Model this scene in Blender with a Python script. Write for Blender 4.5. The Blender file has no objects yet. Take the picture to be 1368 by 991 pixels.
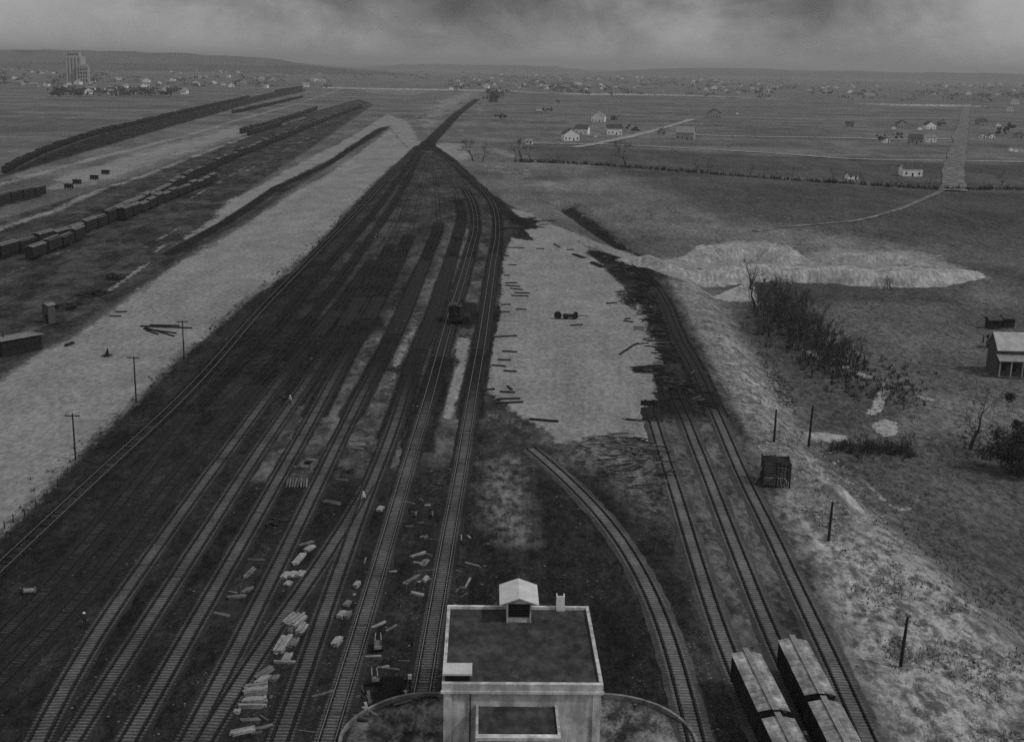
import bpy, bmesh, math, random
import numpy as np
from mathutils import Vector, Matrix, Euler
random.seed(7)
R = math.radians
sc = bpy.context.scene
C = sc.collection

# ------------------------------------------------------------------ camera
IW, IH, F = 1368.0, 991.0, 1650.0
HC = 60.0                       # camera height, metres
YH = 87.0                       # horizon row at the picture centre
PITCH = math.atan((IH/2-YH)/F)
ROLL = R(1.1)
cam = bpy.data.cameras.new('camera')
cam.sensor_width = 36.0
cam.lens = F/IW*36.0
cam.clip_start = 0.5
cam.clip_end = 60000
camo = bpy.data.objects.new('camera', cam)
C.objects.link(camo)
CM = Matrix.Translation((0, 0, HC)) @ Matrix.Rotation(R(90)-PITCH, 4, 'X') @ Matrix.Rotation(ROLL, 4, 'Z')
camo.matrix_world = CM
sc.camera = camo
CR = CM.to_3x3()

# ------------------------------------------------------------------ sky, sun, exposure
SUN_EL, SUN_AZ = R(50), R(110)          # azimuth clockwise from +Y: from the right, a little behind the camera
world = bpy.data.worlds.new('World')
sc.world = world
world.use_nodes = True
wn = world.node_tree
wn.nodes.clear()


class NT:
    """tiny node-graph helper"""
    def __init__(self, nt):
        self.nt = nt

    def n(self, kind, **kw):
        nd = self.nt.nodes.new(kind)
        for k, v in kw.items():
            setattr(nd, k, v)
        return nd

    def link(self, a, b):
        self.nt.links.new(a, b)

    def val(self, sock, v):
        if hasattr(v, 'node'):
            self.link(v, sock)
        else:
            sock.default_value = v

    def m(self, op, a, b=0.0, c=None, clamp=False):
        nd = self.n('ShaderNodeMath', operation=op)
        nd.use_clamp = clamp
        self.val(nd.inputs[0], a)
        self.val(nd.inputs[1], b)
        if c is not None:
            self.val(nd.inputs[2], c)
        return nd.outputs[0]

    def mixf(self, f, a, b):
        nd = self.n('ShaderNodeMix', data_type='FLOAT')
        self.val(nd.inputs[0], f)
        self.val(nd.inputs[2], a)
        self.val(nd.inputs[3], b)
        return nd.outputs[0]

    def sstep(self, x, lo, hi, to0=0.0, to1=1.0):
        nd = self.n('ShaderNodeMapRange', interpolation_type='SMOOTHSTEP')
        self.val(nd.inputs[0], x)
        nd.inputs[1].default_value = lo
        nd.inputs[2].default_value = hi
        nd.inputs[3].default_value = to0
        nd.inputs[4].default_value = to1
        return nd.outputs[0]

    def noise(self, vec, scale, detail=4.0, rough=0.6, stretch=None, dist=0.0):
        if stretch:
            mp = self.n('ShaderNodeMapping')
            self.link(vec, mp.inputs[0])
            mp.inputs['Scale'].default_value = stretch
            vec = mp.outputs[0]
        nd = self.n('ShaderNodeTexNoise')
        self.link(vec, nd.inputs['Vector'])
        nd.inputs['Scale'].default_value = scale
        nd.inputs['Detail'].default_value = detail
        nd.inputs['Roughness'].default_value = rough
        nd.inputs['Distortion'].default_value = dist
        return nd.outputs['Fac']

    def grey(self, v):
        nd = self.n('ShaderNodeCombineColor')
        for i in range(3):
            self.val(nd.inputs[i], v)
        return nd.outputs[0]


w = NT(wn)
sky = w.n('ShaderNodeTexSky')
sky.sky_type = 'NISHITA'
sky.sun_disc = False
sky.sun_elevation = SUN_EL
sky.sun_rotation = SUN_AZ
sky.altitude = 100
sky.air_density = 1.0
sky.dust_density = 4.0
sky.ozone_density = 1.0
bw = w.n('ShaderNodeRGBToBW')
w.link(sky.outputs[0], bw.inputs[0])
tc = w.n('ShaderNodeTexCoord')
dirv = tc.outputs['Generated']
sep = w.n('ShaderNodeSeparateXYZ')
w.link(dirv, sep.inputs[0])
# hazy overcast: the clear gradient is evened out, and drifting coal smoke darkens it in broad soft patches
even = w.mixf(0.75, bw.outputs[0], 9.4)
sm1 = w.noise(dirv, 5.2, 5.0, 0.55, (1.0, 1.0, 2.4), 0.6)
sm2 = w.noise(dirv, 14.0, 4.0, 0.6, (1.0, 1.0, 1.6), 0.3)


def smoke(px, py, wx, wy):
    d = CR @ Vector(((px-IW/2)/F, -(py-IH/2)/F, -1.0))
    d.normalize()
    dx = w.m('DIVIDE', w.m('SUBTRACT', sep.outputs[0], d.x), wx/F)
    dz = w.m('DIVIDE', w.m('SUBTRACT', sep.outputs[2], d.z), wy/F)
    r = w.m('SQRT', w.m('ADD', w.m('MULTIPLY', dx, dx), w.m('MULTIPLY', dz, dz)))
    return w.sstep(w.m('ADD', r, w.m('MULTIPLY', w.m('SUBTRACT', sm2, 0.5), 0.9)), 0.0, 1.0, 1.0, 0.0)


s = w.m('MULTIPLY', smoke(620, -35, 520, 165), 0.84)
s = w.m('MAXIMUM', s, w.m('MULTIPLY', smoke(1090, 0, 220, 140), 0.8))
s = w.m('MAXIMUM', s, w.m('MULTIPLY', smoke(1195, 75, 150, 85), 0.42))
s = w.m('MAXIMUM', s, w.m('MULTIPLY', w.sstep(sm1, 0.5, 0.75), 0.2))
cl = w.m('SUBTRACT', 1.0, s)
cl = w.m('MULTIPLY', cl, w.sstep(sm2, 0.2, 0.8, 0.9, 1.08))
bg = w.n('ShaderNodeBackground')
w.link(w.grey(w.m('MULTIPLY', even, cl)), bg.inputs[0])
bg.inputs[1].default_value = 0.10
wo = w.n('ShaderNodeOutputWorld')
w.link(bg.outputs[0], wo.inputs[0])

sl = bpy.data.lights.new('sun', 'SUN')
sl.energy = 2.7
sl.angle = R(3)
sl.color = (1.0, 0.995, 0.985)
so = bpy.data.objects.new('sun', sl)
C.objects.link(so)
sd = Vector((math.sin(SUN_AZ)*math.cos(SUN_EL), math.cos(SUN_AZ)*math.cos(SUN_EL), math.sin(SUN_EL)))
so.rotation_euler = sd.to_track_quat('Z', 'Y').to_euler()
so.location = (200, -100, 300)

vs = sc.view_settings
vs.view_transform = 'Standard'
vs.look = 'None'
vs.exposure = -0.85
vs.gamma = 1.0
vs.use_curve_mapping = False
sc.cycles.use_denoising = False
sc.cycles.max_bounces = 4
sc.cycles.diffuse_bounces = 2
sc.cycles.glossy_bounces = 2
sc.cycles.volume_bounces = 0
sc.cycles.transparent_max_bounces = 4


# ------------------------------------------------------------------ helpers
def at(px, py, z=0.0):
    """ground point seen at a photograph pixel, on the level z"""
    d = CR @ Vector(((px-IW/2)/F, -(py-IH/2)/F, -1.0))
    t = (z-HC)/d.z
    return Vector((d.x*t, d.y*t, z))


def ppm(p):
    """pixels (photograph) per metre at a world point"""
    v = CM.inverted() @ Vector(p)
    return F/(-v.z)


def hashn(ix, iy, seed):
    n = (ix*374761393 + iy*668265263 + seed*2246822519) & 0xffffffff
    n = ((n ^ (n >> 13))*1274126177) & 0xffffffff
    n = n ^ (n >> 16)
    return (n & 0xffff)/65535.0


def vnoise(x, y, seed=0):
    x = np.asarray(x, float)
    y = np.asarray(y, float)
    ix = np.floor(x).astype(np.int64)
    iy = np.floor(y).astype(np.int64)
    fx = x-ix
    fy = y-iy
    fx = fx*fx*(3-2*fx)
    fy = fy*fy*(3-2*fy)
    a = hashn(ix, iy, seed)
    b = hashn(ix+1, iy, seed)
    c = hashn(ix, iy+1, seed)
    d = hashn(ix+1, iy+1, seed)
    return (a+(b-a)*fx)*(1-fy)+(c+(d-c)*fx)*fy - 0.5


def fbm(x, y, wl, octv=4, seed=0):
    s = 0
    a = 1.0
    for i in range(octv):
        s = s + a*vnoise(np.asarray(x)/wl, np.asarray(y)/wl, seed+i*17)
        wl *= 0.5
        a *= 0.5
    return s


def seg_dist(X, Y, pts):
    """distance to a polyline and signed side (positive = right of travel)"""
    best = np.full(X.shape, 1e9)
    side = np.zeros(X.shape)
    for (x0, y0), (x1, y1) in zip(pts[:-1], pts[1:]):
        dx, dy = x1-x0, y1-y0
        L2 = dx*dx+dy*dy+1e-9
        t = np.clip(((X-x0)*dx+(Y-y0)*dy)/L2, 0, 1)
        d = np.hypot(X-x0-t*dx, Y-y0-t*dy)
        cr = dx*(Y-y0)-dy*(X-x0)
        m = d < best
        best = np.where(m, d, best)
        side = np.where(m, np.where(cr < 0, 1.0, -1.0), side)
    return best, side


def poly_sd(X, Y, pts):
    """signed distance to a polygon, negative inside"""
    d, _ = seg_dist(X, Y, list(pts)+[pts[0]])
    ins = np.zeros(X.shape, bool)
    n = len(pts)
    for i in range(n):
        x0, y0 = pts[i]
        x1, y1 = pts[(i+1) % n]
        if y0 == y1:
            continue
        c = ((y0 > Y) != (y1 > Y)) & (X < (x1-x0)*(Y-y0)/(y1-y0)+x0)
        ins ^= c
    return np.where(ins, -d, d)


def sstep(x, a, b):
    t = np.clip((x-a)/(b-a), 0, 1)
    return t*t*(3-2*t)


def W(pxs, z=0.0):
    """pixel list -> list of ground (x, y)"""
    out = []
    for p in pxs:
        q = at(p[0], p[1], z)
        out.append((q.x, q.y))
    return out


# ------------------------------------------------------------------ terrain
CREST = W([(745, 282), (800, 318), (850, 343), (905, 367), (938, 402), (962, 450), (988, 500), (1012, 545), (1042, 585),
           (1077, 625), (1122, 665), (1170, 697), (1235, 755), (1305, 825), (1380, 905), (1470, 1000)])
DITCH = W([(752, 272), (800, 300), (848, 330)])
DROP = 3.2


def terrain(X, Y):
    X = np.asarray(X, float)
    Y = np.asarray(Y, float)
    z = np.zeros(X.shape)
    m = (Y < 620) & (X > -20)
    if m.any():
        x, y = X[m], Y[m]
        d, s = seg_dist(x, y, CREST)
        d = -d*s
        low = sstep(d, -1.0, 9.0)*(1-sstep(y, 430, 560))
        dd, _ = seg_dist(x, y, DITCH)
        dit = np.maximum(0, 1-dd/9.0)
        zz = -DROP*low - 3.6*dit*dit*(3-2*dit)
        z[m] = zz
    return z


def sdist(x, y, pts):
    best, side = 1e18, -1.0
    for (x0, y0), (x1, y1) in zip(pts[:-1], pts[1:]):
        dx, dy = x1-x0, y1-y0
        t = ((x-x0)*dx+(y-y0)*dy)/(dx*dx+dy*dy+1e-9)
        t = 0.0 if t < 0 else (1.0 if t > 1 else t)
        ex, ey = x-x0-t*dx, y-y0-t*dy
        d = ex*ex+ey*ey
        if d < best:
            best = d
            side = 1.0 if dx*(y-y0)-dy*(x-x0) < 0 else -1.0
    return math.sqrt(best), side


def st1(x, a, b):
    t = (x-a)/(b-a)
    t = 0.0 if t < 0 else (1.0 if t > 1 else t)
    return t*t*(3-2*t)


def hz(x, y):
    if y >= 620 or x <= -20:
        return 0.0
    d, s_ = sdist(x, y, CREST)
    low = st1(-d*s_, -1.0, 9.0)*(1-st1(y, 430, 560))
    dit = max(0.0, 1-sdist(x, y, DITCH)[0]/9.0)
    return -DROP*low-3.6*dit*dit*(3-2*dit)


def hash1(ix, iy, seed):
    n = (ix*374761393+iy*668265263+seed*2246822519) & 0xffffffff
    n = ((n ^ (n >> 13))*1274126177) & 0xffffffff
    n = n ^ (n >> 16)
    return (n & 0xffff)/65535.0


def sfbm(x, y, wl, octv=4, seed=0):
    s_, a_ = 0.0, 1.0
    for i in range(octv):
        u, v = x/wl, y/wl
        ix, iy = math.floor(u), math.floor(v)
        fx, fy = u-ix, v-iy
        fx, fy = fx*fx*(3-2*fx), fy*fy*(3-2*fy)
        sd_ = seed+i*17
        p, q = hash1(ix, iy, sd_), hash1(ix+1, iy, sd_)
        r, t = hash1(ix, iy+1, sd_), hash1(ix+1, iy+1, sd_)
        s_ += a_*((p+(q-p)*fx)*(1-fy)+(r+(t-r)*fx)*fy-.5)
        wl *= .5
        a_ *= .5
    return s_


def atT(px, py):
    p = at(px, py, 0.0)
    for _ in range(6):
        p = at(px, py, hz(p.x, p.y))
    return p


# ------------------------------------------------------------------ materials (all grey: the photograph is black and white)
MATS = {}


def mat(name, lo, hi=None, scale=3.0, rough=0.9, bump=0.0, bscale=None, stretch=None, metal=0.0, spec=0.08, streak=None):
    if name in MATS:
        return MATS[name]
    hi = lo if hi is None else hi
    m = bpy.data.materials.new(name)
    m.use_nodes = True
    nt = m.node_tree
    nt.nodes.clear()
    g = NT(nt)
    bs = g.n('ShaderNodeBsdfPrincipled')
    ou = g.n('ShaderNodeOutputMaterial')
    g.link(bs.outputs[0], ou.inputs[0])
    t = g.n('ShaderNodeTexCoord')
    co = t.outputs['Object']
    oi = g.n('ShaderNodeObjectInfo')
    n1 = g.noise(co, scale, 5.0, 0.65, stretch)
    f = g.sstep(n1, 0.3, 0.7)
    v = g.mixf(f, lo, hi)
    if streak:
        n2 = g.noise(co, streak[0], 4.0, 0.6, streak[1])
        v = g.m('MULTIPLY', v, g.sstep(n2, 0.35, 0.7, 1.0-streak[2], 1.0+streak[2]))
    v = g.m('MULTIPLY', v, g.m('ADD', 0.88, g.m('MULTIPLY', oi.outputs['Random'], 0.24)))
    g.link(g.grey(v), bs.inputs['Base Color'])
    bs.inputs['Roughness'].default_value = rough
    bs.inputs['Metallic'].default_value = metal
    bs.inputs['Specular IOR Level'].default_value = spec
    if bump:
        nb = g.noise(co, bscale or scale*4, 4.0, 0.7, stretch)
        b = g.n('ShaderNodeBump')
        b.inputs['Strength'].default_value = bump
        b.inputs['Distance'].default_value = 0.05
        g.link(nb, b.inputs['Height'])
        g.link(b.outputs[0], bs.inputs['Normal'])
    MATS[name] = m
    return m


# ------------------------------------------------------------------ mesh building
class MB:
    def __init__(self):
        self.v = []
        self.f = []
        self.mi = []
        self.acr = None

    def add(self, vs, fs, mi=0):
        o = len(self.v)
        self.v += [tuple(p) for p in vs]
        self.f += [tuple(o+i for i in f) for f in fs]
        self.mi += [mi]*len(fs)
        return self

    def hexa(self, p, mi=0):
        """8 points: bottom ring 0-3, top ring 4-7"""
        return self.add(p, [(3, 2, 1, 0), (4, 5, 6, 7), (0, 1, 5, 4), (1, 2, 6, 5), (2, 3, 7, 6), (3, 0, 4, 7)], mi)

    def box(self, c, s, rz=0.0, mi=0, rx=0.0, ry=0.0):
        h = [x/2 for x in s]
        M = Matrix.Translation(c) @ Euler((rx, ry, rz)).to_matrix().to_4x4()
        p = [M @ Vector((x*h[0], y*h[1], z*h[2])) for z in (-1, 1) for x, y in ((-1, -1), (1, -1), (1, 1), (-1, 1))]
        return self.hexa(p, mi)

    def span(self, x0, x1, y0, y1, z0, z1, mi=0):
        return self.box(((x0+x1)/2, (y0+y1)/2, (z0+z1)/2), (x1-x0, y1-y0, z1-z0), 0, mi)

    def beam(self, a, b, wd, ht, mi=0, roll=0.0):
        a = Vector(a)
        b = Vector(b)
        d = (b-a)
        L = d.length
        if L < 1e-6:
            return self
        q = d.to_track_quat('X', 'Z').to_matrix().to_4x4() @ Matrix.Rotation(roll, 4, 'X')
        M = Matrix.Translation((a+b)/2) @ q
        p = [M @ Vector((x*L/2, y*wd/2, z*ht/2)) for z in (-1, 1) for x, y in ((-1, -1), (1, -1), (1, 1), (-1, 1))]
        return self.hexa(p, mi)

    def tube(self, pts, rad, n=6, mi=0, cap=True):
        pts = [Vector(p) for p in pts]
        rad = rad if isinstance(rad, (list, tuple)) else [rad]*len(pts)
        o = len(self.v)
        for i, p in enumerate(pts):
            d = (pts[min(i+1, len(pts)-1)]-pts[max(i-1, 0)])
            d = d.normalized() if d.length > 1e-9 else Vector((0, 0, 1))
            u = d.orthogonal().normalized()
            if abs(d.z) < 0.9:
                u = Vector((0, 0, 1)).cross(d).normalized()
            vv = d.cross(u)
            for k in range(n):
                a = 2*math.pi*k/n
                q = p+(u*math.cos(a)+vv*math.sin(a))*rad[i]
                self.v.append(tuple(q))
        for i in range(len(pts)-1):
            for k in range(n):
                k2 = (k+1) % n
                self.f.append((o+i*n+k, o+i*n+k2, o+(i+1)*n+k2, o+(i+1)*n+k))
                self.mi.append(mi)
        if cap:
            self.f.append(tuple(o+k for k in range(n))[::-1])
            self.f.append(tuple(o+(len(pts)-1)*n+k for k in range(n)))
            self.mi += [mi, mi]
        return self

    def gable(self, x0, x1, y0, y1, z0, z1, mi=0, th=0.0):
        """solid gable prism, ridge along y"""
        xm = (x0+x1)/2
        p = [(x0, y0, z0), (x1, y0, z0), (xm, y0, z1), (x0, y1, z0), (x1, y1, z0), (xm, y1, z1)]
        return self.add(p, [(0, 1, 2), (5, 4, 3), (0, 2, 5, 3), (1, 4, 5, 2), (0, 3, 4, 1)], mi)

    def roofslab(self, x0, x1, y0, y1, z0, z1, th, mi=0):
        """two sloped slabs, ridge along y; eaves at z0, ridge at z1"""
        xm = (x0+x1)/2
        for xa, xb, za, zb in ((x0, xm, z0, z1), (xm, x1, z1, z0)):
            p = [(xa, y0, za-th), (xb, y0, zb-th), (xb, y1, zb-th), (xa, y1, za-th),
                 (xa, y0, za), (xb, y0, zb), (xb, y1, zb), (xa, y1, za)]
            self.hexa(p, mi)
        return self

    def mesh(self, name, mats, smooth=False):
        me = bpy.data.meshes.new(name)
        me.from_pydata(self.v, [], self.f)
        mats = mats if isinstance(mats, (list, tuple)) else [mats]
        for m in mats:
            me.materials.append(m)
        if len(mats) > 1:
            me.polygons.foreach_set('material_index', self.mi)
        if smooth:
            me.polygons.foreach_set('use_smooth', [True]*len(self.f))
        me.update()
        return me

    def build(self, name, mats, parent=None, loc=None, rz=0.0, smooth=False):
        return obj(name, self.mesh(name, mats, smooth), parent, loc, rz)


def obj(name, me, parent=None, loc=None, rz=0.0):
    o = bpy.data.objects.new(name, me)
    C.objects.link(o)
    if parent is not None:
        o.parent = parent
    if loc is not None:
        o.location = loc
    if rz:
        o.rotation_euler = (0, 0, rz)
    return o


def tag(o, label, cat, group=None, kind=None):
    if label:
        o['label'] = label
    if cat:
        o['category'] = cat
    if group:
        o['group'] = group
    if kind:
        o['kind'] = kind
    return o


def thing(name, label, cat, loc=(0, 0, 0), rz=0.0, group=None):
    o = obj(name, None, None, loc, rz)
    o.empty_display_size = 0.2
    return tag(o, label, cat, group)


def struct(o):
    o['kind'] = 'structure'
    return o


def dup(root, loc, rz=0.0, label=None, group=None, scale=None):
    r = root.copy()
    C.objects.link(r)
    r.location = loc
    r.rotation_euler = (0, 0, rz)
    if scale:
        r.scale = scale if isinstance(scale, (tuple, list)) else (scale,)*3
    if label:
        r['label'] = label
    if group:
        r['group'] = group
    for ch in root.children:
        c = ch.copy()
        C.objects.link(c)
        c.parent = r
        for g in ch.children:
            d = g.copy()
            C.objects.link(d)
            d.parent = c
    return r


# ------------------------------------------------------------------ rail lines: centre lines traced on the ground
TR = {
    # name: (points, last row with visible sleepers, last row with own bed, pale bed?, polished rail?)
    'a': ([(-60, 815), (0, 757), (60, 703), (130, 636), (200, 573), (237, 538), (290, 482), (350, 412), (430, 330), (500, 258), (556, 196)], 470, 2000, 0, 1),
    'b': ([(-50, 900), (0, 858), (40, 820), (81, 768), (137, 701), (200, 622), (245, 566), (290, 515), (329, 478), (369, 439), (430, 362), (500, 283), (560, 200)], 480, 560, 0, 0),
    'c': ([(-40, 950), (0, 912), (50, 860), (103, 805), (139, 766), (187, 703), (221, 657), (261, 606), (297, 563), (340, 518), (370, 482), (410, 432), (470, 352), (530, 265), (563, 203)], 480, 520, 0, 0),
    'd': ([(40, 1010), (62, 960), (80, 922), (98, 886), (118, 854), (152, 811), (188, 764), (222, 712), (252, 671), (285, 628), (334, 561), (373, 509), (416, 456), (470, 388), (520, 312), (560, 222), (566, 203)], 455, 420, 1, 0),
    'e': ([(80, 1016), (96, 989), (114, 958), (148, 908), (182, 855), (214, 806), (249, 752), (284, 699), (315, 650), (347, 600), (376, 559), (405, 518), (433, 474), (480, 400), (520, 332), (562, 225), (568, 206)], 440, 400, 1, 0),
    'f': ([(158, 1013), (173, 988), (216, 911), (249, 853), (289, 783), (327, 718), (348, 683), (378, 628), (413, 567), (431, 533), (450, 498), (468, 466), (505, 400), (545, 318), (567, 240), (570, 208)], 430, 400, 1, 0),
    'g': ([(240, 1012), (253, 988), (272, 954), (295, 911), (323, 856), (341, 816), (363, 772), (399, 702), (425, 645), (447, 602), (465, 563), (490, 515), (503, 488), (525, 450), (555, 378), (574, 334), (586, 297), (582, 245), (573, 209)], 450, 350, 1, 0),
    'h': ([(262, 1008), (277, 982), (297, 946), (322, 903), (350, 862), (379, 824), (419, 772), (430, 751), (459, 709), (476, 681), (492, 650)], 600, 640, 1, 0),
    'i': ([(366, 1012), (377, 985), (399, 932), (410, 880), (423, 852), (440, 797), (460, 744), (476, 703), (492, 655), (503, 628), (514, 606), (527, 570), (545, 511), (557, 472), (575, 432), (586, 401), (600, 353), (613, 309), (616, 280), (600, 240), (576, 208)], 470, 345, 1, 0),
    'j': ([(430, 1012), (439, 989), (458, 927), (479, 852), (502, 774), (524, 701), (540, 641), (559, 578), (565, 560), (592, 460), (604, 417), (617, 377), (629, 332), (636, 300), (628, 265), (605, 232), (580, 208)], 480, 345, 1, 1),
    'k': ([(563, 932), (577, 853), (588, 780), (602, 704), (615, 632), (624, 577), (631, 528), (643, 462), (652, 400), (659, 350), (665, 304), (655, 266), (620, 231), (586, 204)], 470, 340, 1, 1),
    'l': ([(867, 543), (869, 553), (877, 577), (890, 619), (907, 670), (921, 719), (928, 741), (944, 791), (958, 837), (976, 884), (1000, 938), (1029, 1000), (1062, 1070), (1100, 1150)], 560, 540, 1, 0),
    'm': ([(889, 501), (900, 523), (914, 556), (927, 590), (941, 624), (954, 658), (977, 718), (987, 742), (1008, 796), (1031, 853), (1062, 918), (1100, 998), (1135, 1070), (1175, 1150)], 530, 500, 1, 0),
    'n': ([(795, 336), (828, 347), (852, 361), (872, 381), (886, 403), (896, 428), (909, 459), (925, 486), (940, 518), (953, 546), (966, 576), (994, 641), (1033, 718), (1043, 741), (1081, 821), (1117, 896), (1159, 991), (1200, 1080)], 520, 380, 1, 0),
    'o': ([(708, 599), (726, 612), (741, 626), (773, 656), (810, 695), (838, 733), (859, 771), (879, 812), (896, 856), (907, 901), (918, 943), (930, 991), (946, 1060)], 600, 598, 1, 0),
}


def resample(pts, step=1.0):
    pts = [Vector(p) for p in pts]
    # catmull-rom
    ex = [pts[0]*2-pts[1]]+pts+[pts[-1]*2-pts[-2]]
    out = []
    for i in range(1, len(ex)-2):
        p0, p1, p2, p3 = ex[i-1:i+3]
        n = max(2, int((p2-p1).length/step))
        for k in range(n):
            t = k/n
            out.append(0.5*((2*p1)+(p2-p0)*t+(2*p0-5*p1+4*p2-p3)*t*t+(3*p1-p0-3*p2+p3)*t**3))
    out.append(pts[-1])
    d = [0.0]
    for a, b in zip(out[:-1], out[1:]):
        d.append(d[-1]+(b-a).length)
    n = max(2, int(d[-1]/step)+1)
    s = np.linspace(0, d[-1], n)
    xs = np.interp(s, d, [p[0] for p in out])
    ys = np.interp(s, d, [p[1] for p in out])
    return xs, ys


def smooth(xs, sig):
    k = int(sig*3)
    ker = np.exp(-0.5*(np.arange(-k, k+1)/sig)**2)
    ker /= ker.sum()
    pad0 = 2*xs[0]-xs[1:k+1][::-1] if len(xs) > k else np.full(k, xs[0])
    pad1 = 2*xs[-1]-xs[-k-1:-1][::-1] if len(xs) > k else np.full(k, xs[-1])
    return np.convolve(np.concatenate([pad0, xs, pad1]), ker, 'valid')


LINE = {}
for nm, (pts, *_r) in TR.items():
    wp = [Vector((x, y)) for x, y in W(pts)]
    xs, ys = resample(wp, 1.0)
    sg = 9.0 if nm in 'lmo' else (6.0 if nm == 'n' else 14.0)
    if len(xs) > 60:
        xs, ys = smooth(xs, sg), smooth(ys, sg)
    LINE[nm] = np.stack([xs, ys], 1)


def D_of(py):
    """ground distance of a photograph row at the picture centre"""
    return HC/math.tan(PITCH+math.atan((py-IH/2)/F))


# ------------------------------------------------------------------ ground sheet
rows = []
py = 1120.0
while py > 135:
    rows.append(D_of(py))
    py -= 1.9
while py > 90:
    rows.append(D_of(py))
    py -= 1.0
rows = [20.0, 35.0, 50.0, 60.0, 68.0]+[r for r in rows if r > 70]
rows += [22000.0, 30000.0, 45000.0]
us = list(np.linspace(-0.47, 0.47, 640))
us = [-4, -2.5, -1.6, -1.1, -0.85, -0.7, -0.6, -0.54, -0.5]+us+[0.5, 0.54, 0.6, 0.7, 0.85, 1.1, 1.6, 2.5, 4]
DD, UU = np.meshgrid(np.array(rows), np.array(us), indexing='ij')
GX = (UU*DD).ravel()
GY = DD.ravel()
GZ = terrain(GX, GY)
NV = len(GX)


def layer():
    return np.zeros(NV, np.float32)


def put(lay, pxs, feather=2.0, v=1.0, world_pts=None):
    pts = world_pts or W(pxs)
    P = np.array(pts)
    x0, y0 = P.min(0)-feather*3
    x1, y1 = P.max(0)+feather*3
    m = (GX > x0) & (GX < x1) & (GY > y0) & (GY < y1)
    if not m.any():
        return
    sdv = poly_sd(GX[m], GY[m], pts)
    val = np.clip(0.5-sdv/(2*feather), 0, 1)*abs(v)
    if v > 0:
        lay[m] = np.maximum(lay[m], val)
    else:
        lay[m] = np.minimum(lay[m], 1-val)


def line(lay, pxs, half, feather=1.5, v=1.0, world_pts=None):
    pts = world_pts if world_pts is not None else W(pxs)
    P = np.array(pts)
    x0, y0 = P.min(0)-half-feather*2
    x1, y1 = P.max(0)+half+feather*2
    m = (GX > x0) & (GX < x1) & (GY > y0) & (GY < y1)
    if not m.any():
        return
    d, _ = seg_dist(GX[m], GY[m], pts)
    val = np.clip(0.5-(d-half)/(2*feather), 0, 1)*abs(v)
    if v > 0:
        lay[m] = np.maximum(lay[m], val)
    else:
        lay[m] = np.minimum(lay[m], 1-val)


yard, sand, cinder, rubble, turf, pale, soil = layer(), layer(), layer(), layer(), layer(), layer(), layer()
put(soil, [(550, 205), (572, 192), (600, 212), (660, 270), (684, 300), (640, 330), (560, 360), (470, 420), (420, 420), (450, 350), (500, 270)], 8.0, 0.66)
put(soil, [(608, 298), (580, 330), (548, 392), (500, 440), (430, 500), (380, 560), (330, 640), (420, 640), (560, 625), (640, 600), (652, 470), (666, 350), (640, 310)], 3.0, 0.85)
put(soil, [(180, 560), (230, 500), (300, 450), (360, 450), (260, 600), (150, 760), (60, 900), (20, 880)], 4.0, 0.08)
put(soil, [(860, 560), (960, 560), (1010, 640), (1090, 800), (1150, 900), (960, 900), (930, 760)], 3.0, 0.5)
put(soil, [(640, 540), (740, 570), (780, 620), (700, 640), (640, 620)], 3.0, 0.5)
# dark trodden yard soil
put(yard, [(546, 202), (572, 186), (600, 204), (640, 246), (690, 280), (786, 334), (850, 348), (890, 368), (925, 430), (950, 480), (985, 545),
           (1018, 605), (1058, 690), (1108, 800), (1152, 900), (1198, 1000), (1255, 1120), (-600, 1120), (-600, 900), (-120, 795), (0, 716), (33, 686), (103, 613), (182, 536),
           (230, 488), (330, 402), (385, 365), (425, 326), (470, 276), (520, 226)], 3.0)
# left yard beyond the graded strip
put(yard, [(-300, 640), (0, 512), (57, 471), (100, 450), (145, 417), (182, 393), (242, 350), (333, 297), (440, 222), (521, 172), (517, 153), (460, 186),
           (400, 217), (340, 250), (430, 190), (500, 140), (480, 132), (380, 160), (250, 210), (100, 262), (0, 292), (-300, 380)], 5.0, 0.8)
put(soil, [(-300, 640), (0, 505), (145, 412), (242, 345), (333, 292), (440, 218), (500, 140), (480, 132), (380, 160), (250, 210), (100, 262), (0, 292), (-300, 380)], 5.0, 0.42)
put(yard, [(-300, 330), (0, 240), (90, 212), (230, 170), (340, 138), (410, 122), (400, 115), (300, 138), (140, 176), (60, 204), (0, 232), (-300, 300)], 6.0, 0.75)
# pale graded earth: left strip (two bands with a cinder line between) and the fill between the fans of track
put(sand, [(-300, 640), (-60, 540), (0, 512), (57, 471), (100, 450), (145, 417), (182, 393), (212, 374), (242, 350), (285, 328), (333, 297), (400, 255), (450, 226), (521, 174),
           (548, 203), (520, 225), (470, 275), (425, 325), (385, 362), (330, 398), (270, 452), (230, 484), (182, 532), (145, 562), (103, 610), (63, 654), (33, 684), (0, 716), (-120, 795), (-400, 900)], 2.6)
put(sand, [(221, 337), (262, 310), (286, 291), (312, 264), (340, 252), (400, 218), (460, 188), (517, 153), (545, 163), (562, 193), (549, 203), (523, 172), (521, 168), (507, 171), (440, 213), (370, 248), (340, 274), (301, 297), (262, 319)], 4.0)
put(sand, [(672, 276), (713, 287), (760, 312), (786, 333), (800, 352), (825, 372), (836, 392), (856, 406), (866, 440), (878, 470), (886, 487), (880, 505), (868, 545), (868, 588), (800, 583), (745, 592), (735, 575), (700, 558), (668, 534), (648, 520),
           (653, 459), (662, 426), (668, 390), (674, 341), (684, 316)], 2.2)
put(sand, [(672, 276), (760, 308), (850, 343), (925, 371), (985, 392), (925, 378), (845, 352), (780, 326), (720, 296)], 1.5, 0.9)
line(sand, [(560, 560), (598, 488), (640, 440)], 2.4, 1.2, 0.0)
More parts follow.
